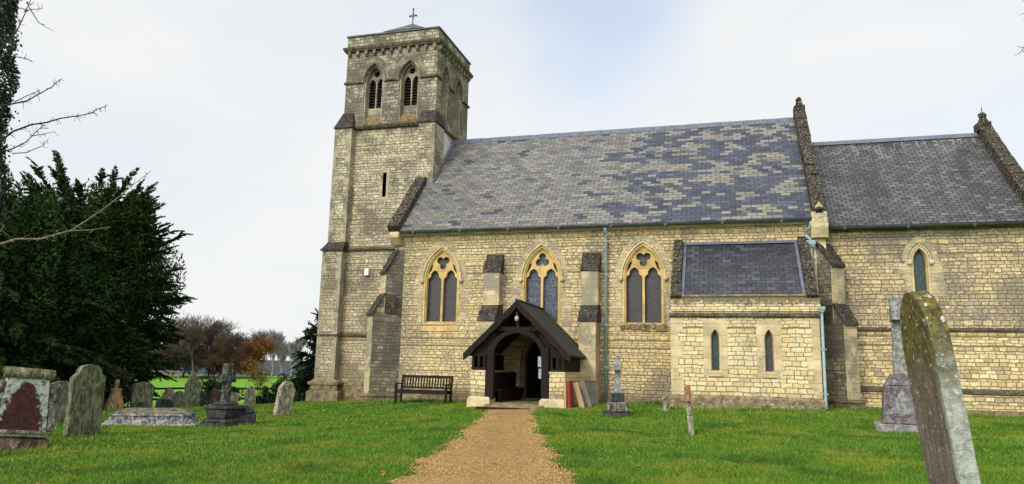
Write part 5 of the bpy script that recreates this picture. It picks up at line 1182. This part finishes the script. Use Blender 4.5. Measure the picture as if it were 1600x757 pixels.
def ivytree():
    rs = np.random.default_rng(12); x, y = -10.18, -8.89; gz = G(x, y); r_ = thing('ivy_clad_tree', 'tall bare tree trunk wrapped in dark ivy at the left edge with bare twiggy branches', 'tree', (x, y, gz))
    zt = np.linspace(-.3, 17, 14); lx = lambda z: -1.0-.085*np.clip(z, 0, 30); tp = np.c_[rs.normal(size=14)*.05+lx(zt), rs.normal(size=14)*.05, zt]; rr = np.linspace(.5, .3, 14)
    tubes('trunk', tp[:-1], tp[1:], rr[:-1], rr[1:], M_bark, r_, 12)
    n = 42000; z = rs.random(n)*16.8; az = rs.random(n)*6.283; bul = .16*np.sin(z*1.9+az*2)+.10*np.sin(z*4.3-az*3)+.07*np.sin(z*9+az*5); rad = (.68+bul*.7+np.clip((z-9)/8, 0, 1)*.10)*np.sqrt(rs.uniform(.55, 1.0, n))+np.where(rs.random(n) < .04, rs.random(n)*.22, 0)
    c = np.c_[np.cos(az)*rad+lx(z), np.sin(az)*rad, z]; d = unit(np.c_[np.cos(az)*.5, np.sin(az)*.5, -np.ones(n)*.7]+rs.normal(size=(n, 3))*.5)
    leaves('ivy', c, d, rs.uniform(.06, .12, n), rs.uniform(.05, .09, n), ML_ivy, r_, rs)
    BR = dict(
    F=([(-10.12, -9.79, 6.61), (-10.01, -9.64, 6.85), (-9.79, -9.49, 6.97), (-9.54, -9.32, 7.21), (-9.37, -9.21, 7.52), (-9.25, -9.13, 7.73)], .028),
    B=([(-10.14, -9.82, 6.95), (-10.03, -9.67, 7.13), (-9.83, -9.53, 7.44), (-9.49, -9.3, 7.69), (-9.19, -9.1, 7.8), (-8.92, -8.92, 7.96), (-8.61, -8.71, 8.07), (-8.31, -8.52, 8.2), (-8.2, -8.46, 8.33), (-7.98, -8.32, 8.47)], .034),
    C=([(-10.1, -9.76, 8.1), (-9.84, -9.58, 8.22), (-9.62, -9.42, 8.33), (-9.37, -9.25, 8.59), (-9.15, -9.1, 8.83), (-9.01, -9.02, 9.06)], .03), C2=([(-9.85, -9.58, 8.26), (-9.55, -9.38, 8.54), (-9.38, -9.26, 8.67)], .014),
    D=([(-10.2, -9.9, 9.62), (-10.11, -9.83, 9.9), (-9.93, -9.72, 10.27), (-9.83, -9.66, 10.73), (-9.74, -9.61, 11.2), (-9.72, -9.61, 11.58)], .03), D2=([(-9.84, -9.67, 10.84), (-9.7, -9.57, 10.93), (-9.49, -9.42, 11.0)], .014), D3=([(-9.75, -9.61, 10.97), (-9.55, -9.45, 10.59), (-9.37, -9.31, 10.47)], .016),
    E=([(-10.2, -9.89, 9.5), (-9.9, -9.67, 9.52), (-9.71, -9.52, 9.51), (-9.61, -9.45, 9.46)], .018), F2=([(-9.78, -9.48, 6.85), (-9.52, -9.3, 6.91), (-9.22, -9.09, 7.15), (-9.12, -9.03, 7.36)], .014), F3=([(-9.45, -9.26, 7.38), (-9.25, -9.13, 7.46), (-9.02, -8.97, 7.57)], .012),
    G=([(-10.18, -9.2, 4.0), (-9.76, -9.73, 4.28), (-9.64, -9.57, 4.37), (-9.34, -9.38, 4.53), (-8.9, -9.07, 4.57), (-8.67, -8.93, 4.68), (-8.3, -8.7, 4.86), (-8.06, -8.55, 5.11), (-7.81, -8.41, 5.36), (-7.56, -8.27, 5.65), (-7.32, -8.13, 5.94), (-7.11, -8.02, 6.22), (-6.74, -7.82, 6.66)], .04),
    G2=([(-8.35, -8.73, 4.84), (-7.91, -8.46, 4.9), (-7.52, -8.22, 5.02)], .018), H=([(-10.18, -9.2, 4.3), (-9.97, -9.59, 4.49), (-9.86, -9.45, 4.73), (-9.78, -9.4, 4.91)], .02))
    for k, (pts, r0) in BR.items():
        P = np.array(pts)-np.array([x, y, gz])
        if k in 'FBCDEGH': P = np.concatenate([[[lx(P[0][2]), 0, P[0][2]-.15]], P])
        n = len(P); rr = np.linspace(r0, .006, n); a, b_, ra, rb = list(P[:-1]), list(P[1:]), list(rr[:-1]), list(rr[1:])
        for i in range(1, n-1):           # short spur twigs all along
            for _ in range(7 if r0 > .02 else 3):
                f = rs.random(); p_ = P[i]*(1-f)+P[i+1]*f; q = unit(unit(P[i+1]-P[i])*.6+unit(rs.normal(size=3))); l = rs.uniform(.06, .22); m_ = p_+q*l*.5; e = p_+q*l+rs.normal(size=3)*.03
                a += [p_, m_]; b_ += [m_, e]; ra += [.008, .006]; rb += [.006, .004]
        tubes('branch', a, b_, ra, rb, M_barkg if k[0] in 'GH' else M_trunkd, r_, 6)
ivytree()

def branching(rs, H, r0, levels, spread, up, nb=(3, 4), trunk_frac=.28, twl=1.0):
    a, b_, ra, rb = [], [], [], []; tips = []
    def rec(p, d, L_, r, lev):
        n = 3; 
        for i in range(n):
            d = unit(d+rs.normal(size=3)*.10+np.array([0, 0, up*.06])); q = p+d*L_/n; a.append(p); b_.append(q); ra.append(r*(1-.12*i)); rb.append(r*(1-.12*(i+1))); p = q
            if lev > 0 and (i > 0 or lev < levels):
                for _ in range(1 if i < n-1 else rs.integers(nb[0], nb[1]+1)):
                    nd_ = unit(d+unit(np.cross(d, rs.normal(size=3)))*rs.uniform(.5, 1.1)*spread+np.array([0, 0, up*.2])); rec(p, nd_, L_*rs.uniform(.55, .8), r*.55, lev-1)
        if lev == 0: tips.append(p)
    rec(np.array([0, 0, -.2]), np.array([0, 0, 1.]), H*trunk_frac, r0, levels)
    A, B_ = np.array(a), np.array(b_); s = H/B_[:, 2].max(); return A*s, B_*s, np.maximum(np.array(ra), .009*twl), np.maximum(np.array(rb), .007*twl), np.array(tips)*s
def bare(name, label, x, y, H, seed, mat, group=None, levels=5, spread=.8, up=1.0, twl=1.0, leaf=None, r0=None, wide=1.0, tf=.28, cat='tree', lsz=.12, nlf=3):
    rs = np.random.default_rng(seed); r_ = thing(name, label, cat, (x, y, G(x, y)), group=group)
    A, B_, ra, rb, tips = branching(rs, H, r0 or H*.02, levels, spread, up, trunk_frac=tf, twl=twl)
    A[:, :2] *= wide; B_[:, :2] *= wide; tips[:, :2] *= wide
    big = ra > .03*max(1, twl*.5)
    tubes('trunk', A[big], B_[big], ra[big], rb[big], mat, r_, 6); tubes('crown', A[~big], B_[~big], ra[~big], rb[~big], mat, r_, 3)
    if leaf:
        n = len(tips)*nlf; c = np.repeat(tips, nlf, 0)+rs.normal(size=(n, 3))*lsz*1.6; leaves('foliage', c, unit(rs.normal(size=(n, 3))), rs.uniform(.7, 1.3, n)*lsz, rs.uniform(.5, .9, n)*lsz, leaf, r_, rs)
    return r_
gT = 'bare trees along the far side of the field'
far = [(-58.2, 53.2, 7.6, 'brown bare tree partly behind the yew, leftmost of the far field edge'), (-53.7, 50.4, 9.6, 'tallest bare tree on the far field edge, nearest the yew'), (-49.5, 47.5, 8.6, 'rounded bare tree right of the tallest one on the far field edge'),
       (-53.4, 54.6, 8.6, 'slim bare tree half behind the rounded one on the far field edge'), (-49.2, 51.5, 7.5, 'low spreading bare tree above the pointed green headstone'), (-51.0, 56.4, 7.2, 'thin bare tree left of the copper one across the field'), (-54.1, 64.5, 8.0, 'open vase shaped bare tree behind the copper one')]
for i, (x, y, H, lb) in enumerate(far): bare('bare_tree', lb, x, y, H*.82, 20+i, M_bark if i % 2 else M_barkr, gT, 5, .8, .9, 1.4, wide=1.1, r0=.13, tf=.17)
bare('copper_tree', 'rusty copper leaved tree across the field to the right of the bare trees', -48.0, 56.1, 5.0, 40, M_bark, None, 5, .8, .8, 1.3, leaf=ML_copper, r0=.14, lsz=.17, nlf=5, wide=1.1)
for i, (x, y, H, lb) in enumerate([(-75.2, 100.5, 9.8, 'pale distant bare tree just right of the copper one'), (-79.2, 109.9, 8.8, 'pale distant bare tree, middle one right of the copper tree'), (-72.2, 102.4, 8.6, 'pale distant bare tree closest to the conifer by the tower')]):
    bare('distant_tree', lb, x, y, H, 50+i, M_barkd, 'pale trees far beyond the field', 5, .6, 1.4, 2.0, r0=.16)
gH = 'brown bare bushes of the far hedge'
for i, (x, y, H, wd) in enumerate([(-55.4, 47.7, 4.6, 1.5), (-52.6, 47.5, 4.0, 1.6), (-52.9, 51.1, 4.2, 1.6), (-50.4, 51.9, 3.9, 1.6), (-50.4, 55.6, 3.6, 1.5), (-57.5, 46.5, 4.4, 1.5), (-47.6, 50.6, 3.2, 1.5), (-51.6, 49.2, 3.9, 1.7), (-49.3, 50.4, 3.4, 1.7), (-52.2, 53.6, 4.4, 1.7), (-49.0, 53.4, 3.6, 1.7), (-54.3, 49.0, 4.0, 1.7)]):
    bare('hedge_bush', ['twiggy bush at the left end of the far brown hedge, beside the yew', 'reddish twiggy bush, second along the far hedge from the yew', 'brown twiggy bush in the middle of the far hedge below the tallest tree', 'twiggy bush of the far hedge left of the big cross', 'low bush of the far hedge directly left of the copper tree', 'twiggy bush of the far hedge mostly hidden by the yew branches', 'lowest twiggy bush of the far hedge, in front of the thin bare tree', 'spreading hedge bush at the foot of the tallest bare tree', 'spreading hedge bush at the foot of the rounded bare tree', 'taller brown hedge bush between the rounded and the slim bare trees', 'brown hedge bush between the thin bare tree and the copper tree', 'spreading hedge bush just right of the pale field fence'][i],
         x, y, H, 70+i, M_barkr if i % 2 == 0 else M_bark, gH, 5, 1.0, .4, 1.7, wide=wd, r0=.08, tf=.12, cat='bush', leaf=ML_copper if i % 3 == 0 else None, lsz=.09, nlf=2)
def bush(name, label, x, y, H, Rad, mat, seed, n=5000, cat='bush', ls=.1, spire=0):
    rs = np.random.default_rng(seed); r_ = thing(name, label, cat, (x, y, G(x, y)))
    nb_ = 26; cs = np.c_[rs.normal(size=(nb_, 2))*Rad*.42, rs.uniform(.15, .85, nb_)*H]; which = rs.integers(0, nb_, n); rr = rs.uniform(.18, .36, nb_)*Rad
    d = unit(rs.normal(size=(n, 3))); c = cs[which]+d*(rr[which]*rs.uniform(.6, 1.15, n))[:, None]; c = c[c[:, 2] > .02]; m_ = len(c)
    leaves('foliage', c, unit(rs.normal(size=(m_, 3))), rs.uniform(.6, 1.3, m_)*ls, rs.uniform(.4, .8, m_)*ls, mat, r_, rs)
    st = cs[:14]; tubes('stems', np.zeros((14, 3)), st, np.full(14, .03), np.full(14, .01), M_bark, r_, 4)
bush('ivy_bush', 'dark ivy bush on the fence line directly behind the big cross', -16.4, 8.6, 1.75, .95, ML_ivy, 90)
bush('shrub', 'round dark green shrub against the fence, left of the pale leaning stone', -15.5, 12.3, 1.35, 1.15, ML_shrub, 91)
bush('shrub', 'tall scruffy shrub beside the foot of the tower buttress', -13.2, 10.6, 2.3, .9, ML_shrub, 92, 2600)
bush('shrub', 'small dark clump below the fence beside the round shrub', -15.6, 10.8, .55, .6, ML_shrub, 93, 1500)
bush('ivy_growth', 'ragged ivy growth at the foot of the yew beside the broad mossy stone', -16.0, 1.2, 1.9, .85, ML_ivy, 94)
bare('sapling', 'thin sapling with a few yellow leaves right of the big cross', -15.1, 10.1, 2.2, 95, M_bark, None, 3, .9, .6, .7, leaf=ML_yellow, r0=.03, lsz=.10, nlf=4)
yew('conifer', 'dark drooping conifer emerging from behind the tower', -12.35, 12.2, 5.9, 1.55, 110, ML_con, 33, .35, .12, 12, fill=2500)
def hurdle():
    r_ = thing('field_gate', 'low pale rail fence across the far end of the field', 'fence', (0, 0, 0)); A, B_ = V(-51.6, 40.3, 0), V(-48.2, 43.3, 0); m = MB()
    for i in range(4): p_ = A.lerp(B_, i/3); z = G(p_.x, p_.y); q = MB(); q.box(p_.x-.06, p_.x+.06, p_.y-.06, p_.y+.06, z, z+.95); q.build('post', M_plank_g, r_)
    for h in (.4, .85): m.beam(V(A.x, A.y, G(A.x, A.y)+h), V(B_.x, B_.y, G(B_.x, B_.y)+h), .05, .12)
    m.build('rail', M_plank_g, r_)
hurdle()
def right_tree():
    x, y = 15.9, -7.6; gz = G(x, y); r_ = thing('bare_tree', 'bare tree whose thin twigs hang into the top right corner of the sky', 'tree', (x, y, gz)); rs = np.random.default_rng(5)
    zt = np.linspace(-.2, 5.6-gz, 8); tp = np.c_[rs.normal(size=8)*.03, rs.normal(size=8)*.03, zt]; rr = np.linspace(.16, .07, 8); tubes('trunk', tp[:-1], tp[1:], rr[:-1], rr[1:], M_bark, r_, 10)
    BR = [([(15.9, -7.61, 5.59), (15.4, -7.39, 7.13), (15.01, -7.23, 8.47), (14.66, -7.1, 9.22), (14.51, -7.04, 9.41)], .05), ([(15.4, -7.39, 7.13), (15.01, -7.23, 8.47), (14.62, -7.09, 8.73), (14.46, -7.02, 8.41), (14.33, -6.98, 8.2)], .02),
          ([(15.01, -7.23, 8.47), (14.71, -7.12, 9.06), (14.54, -7.06, 9.04), (14.47, -7.03, 8.89)], .015), ([(15.4, -7.39, 7.13), (14.88, -7.18, 8.02), (14.59, -7.07, 8.19), (14.47, -7.03, 7.99)], .015), ([(14.71, -7.12, 9.06), (14.66, -7.1, 9.59), (14.6, -7.08, 9.82)], .012)]
    for pts, r0 in BR:
        P = np.array(pts)-np.array([x-.22, y, gz-.1]); n = len(P); rr = np.linspace(r0, .006, n); a, b_, ra, rb = list(P[:-1]), list(P[1:]), list(rr[:-1]), list(rr[1:])
        for i in range(1, n-1):
            for _ in range(4):
                f = rs.random(); p_ = P[i]*(1-f)+P[i+1]*f; q = unit(unit(P[i+1]-P[i])*.9+unit(rs.normal(size=3))); l = rs.uniform(.08, .24); m_ = p_+q*l*.5; e = p_+q*l+np.array([0, 0, -.03])+rs.normal(size=3)*.03
                a += [p_, m_]; b_ += [m_, e]; ra += [.007, .005]; rb += [.005, .003]
        tubes('branch', a, b_, ra, rb, M_bark, r_, 5)
right_tree()

# ------------------------------------------------------------------ grass
def grass():
    rs = np.random.default_rng(99)
    N = 760000
    # distance distribution and bearing around the camera, a wider wedge than the picture
    u_ = rs.random(N); dist = 6.3*(34/6.3)**(u_**1.15)
    ang = rs.uniform(-.66, .80, N)+YAW*0
    base = math.atan2(fwd0.y, fwd0.x); th = base-ang*1.0+.0
    x = CAM.x+np.cos(th)*dist; y = CAM.y+np.sin(th)*dist
    cx, h = path_half(None, y); er = rs.random(N)**3*.16
    l = cx-h-edge_n(y, 0)+er; r_ = cx+h+edge_n(y, 2)-er
    ok = ~((x > l) & (x < r_) & (y < -3.25))
    ok &= ~((x > -2.98) & (y > -.07)); ok &= ~((x > 6.85) & (x < 10.96) & (y > VY-.08)); ok &= ~((x > 1.12) & (x < 4.05) & (y > PF-.05)); ok &= ~((x > 1.75) & (x < 3.3) & (y > -4.3))
    ok &= ~((x > -7.2) & (x < -2.9) & (y > 1.7)); ok &= ~((x > -22) & (y > 3) & (x > -3)); 
    # thinner where the turf is worn
    x, y, dist = x[ok], y[ok], dist[ok]; n = len(x)
    z = Gn(x, y)
    tuft = .5+.5*np.sin(x*2.3+np.sin(y*1.7)*2)*np.cos(y*2.9-x*.8)
    nearwall = ((y > -.6) & (x > -3)) | ((np.abs(x-PTH[5][0]) < 9) & (y > VY-.5) & (x > 6.8) & (x < 11)) 
    hh = rs.uniform(.022, .05, n)*(.8+.5*tuft)*(1+.25*np.clip((dist-12)/15, 0, 1)); hh[nearwall] *= 1.7
    for sx_, sy_ in ((-3.32, -13.82), (-4.78, -11.03), (-8.4, -8.3), (-4.72, -3.71), (-6.55, -7.0), (-4.42, -6.85), (5.69, -4.5), (6.79, -3.02), (7.72, -8.23), (12.25, -5.0), (-1.12, -1.2), (9.5, -20.3), (-4.75, -13)):
        dd_ = np.hypot(x-sx_, y-sy_); hh *= 1+1.1*np.clip(1-np.abs(dd_-.5)/.45, 0, 1)*(np.sin(x*23+y*17) > -.3)
    wv = rs.uniform(.003, .0055, n)*(1+np.clip((dist-8)/6, 0, 3.2))
    a = rs.random(n)*6.283; lean = rs.normal(size=(n, 2))*.5*hh[:, None]
    sx, sy = np.cos(a)*wv, np.sin(a)*wv
    P = np.stack([np.c_[x-sx, y-sy, z-.003], np.c_[x+sx, y+sy, z-.003], np.c_[x+lean[:, 0], y+lean[:, 1], z+hh]], 1).reshape(-1, 3)
    m = NM('grass_blades', .7, .15); ob = m.obj(); gi = m.n('ShaderNodeNewGeometry')
    c = m.ramp(gi.outputs['Random Per Island'], [(0, (.062, .162, .011)), (.25, (.082, .195, .014)), (.5, (.046, .120, .009)), (.68, (.115, .225, .017)), (.86, (.165, .22, .03)), (.95, (.24, .20, .075))], True)
    big = m.noise(ob, .6, 5, .7); mid = m.noise(m.mapping(ob, (.7, 1.4, 1), (5, 2, 0)), 1.5, 5, .7)
    c = m.mix(m.mapr(big, .47, .60, 0, .85), c, m.mix(m.mapr(mid, .4, .6), (.14, .20, .018), (.21, .235, .03)))
    c = m.mix(m.mapr(m.noise(ob, .8, 3, .6), .36, .46, .5, 0), c, (.02, .065, .009))
    c = m.mix(m.mapr(mid, .58, .70, 0, .5), c, (.14, .13, .04))
    m.done(c); m.b.inputs['Subsurface Weight'].default_value = 0
    o = fastmesh('grass', P, n, 3, m.m); tag(o, 'short mown green grass blades covering the churchyard lawn', 'grass', kind='stuff')
grass()
def fallen():
    rs = np.random.default_rng(4); n = 260; x = rs.uniform(-12, 14, n); y = rs.uniform(-17.5, -3, n); z = Gn(x, y)+.045
    d = unit(np.c_[rs.normal(size=(n, 2)), rs.normal(size=n)*.2]); l = rs.uniform(.04, .085, n)
    s = unit(np.cross(d, np.c_[rs.normal(size=(n, 2))*.4, np.ones(n)])); c = np.c_[x, y, z]
    P = np.stack([c-d*l[:, None]/2, c+s*l[:, None]*.3, c+d*l[:, None]/2, c-s*l[:, None]*.3], 1).reshape(-1, 3)
    o = fastmesh('fallen_leaves', P, n, 4, leafmat('fallen_leaf', [(.32, .10, .02), (.25, .13, .04), (.16, .07, .03), (.38, .2, .05)])); tag(o, 'scattered brown and orange fallen leaves on the lawn', 'leaves', kind='stuff')
fallen()
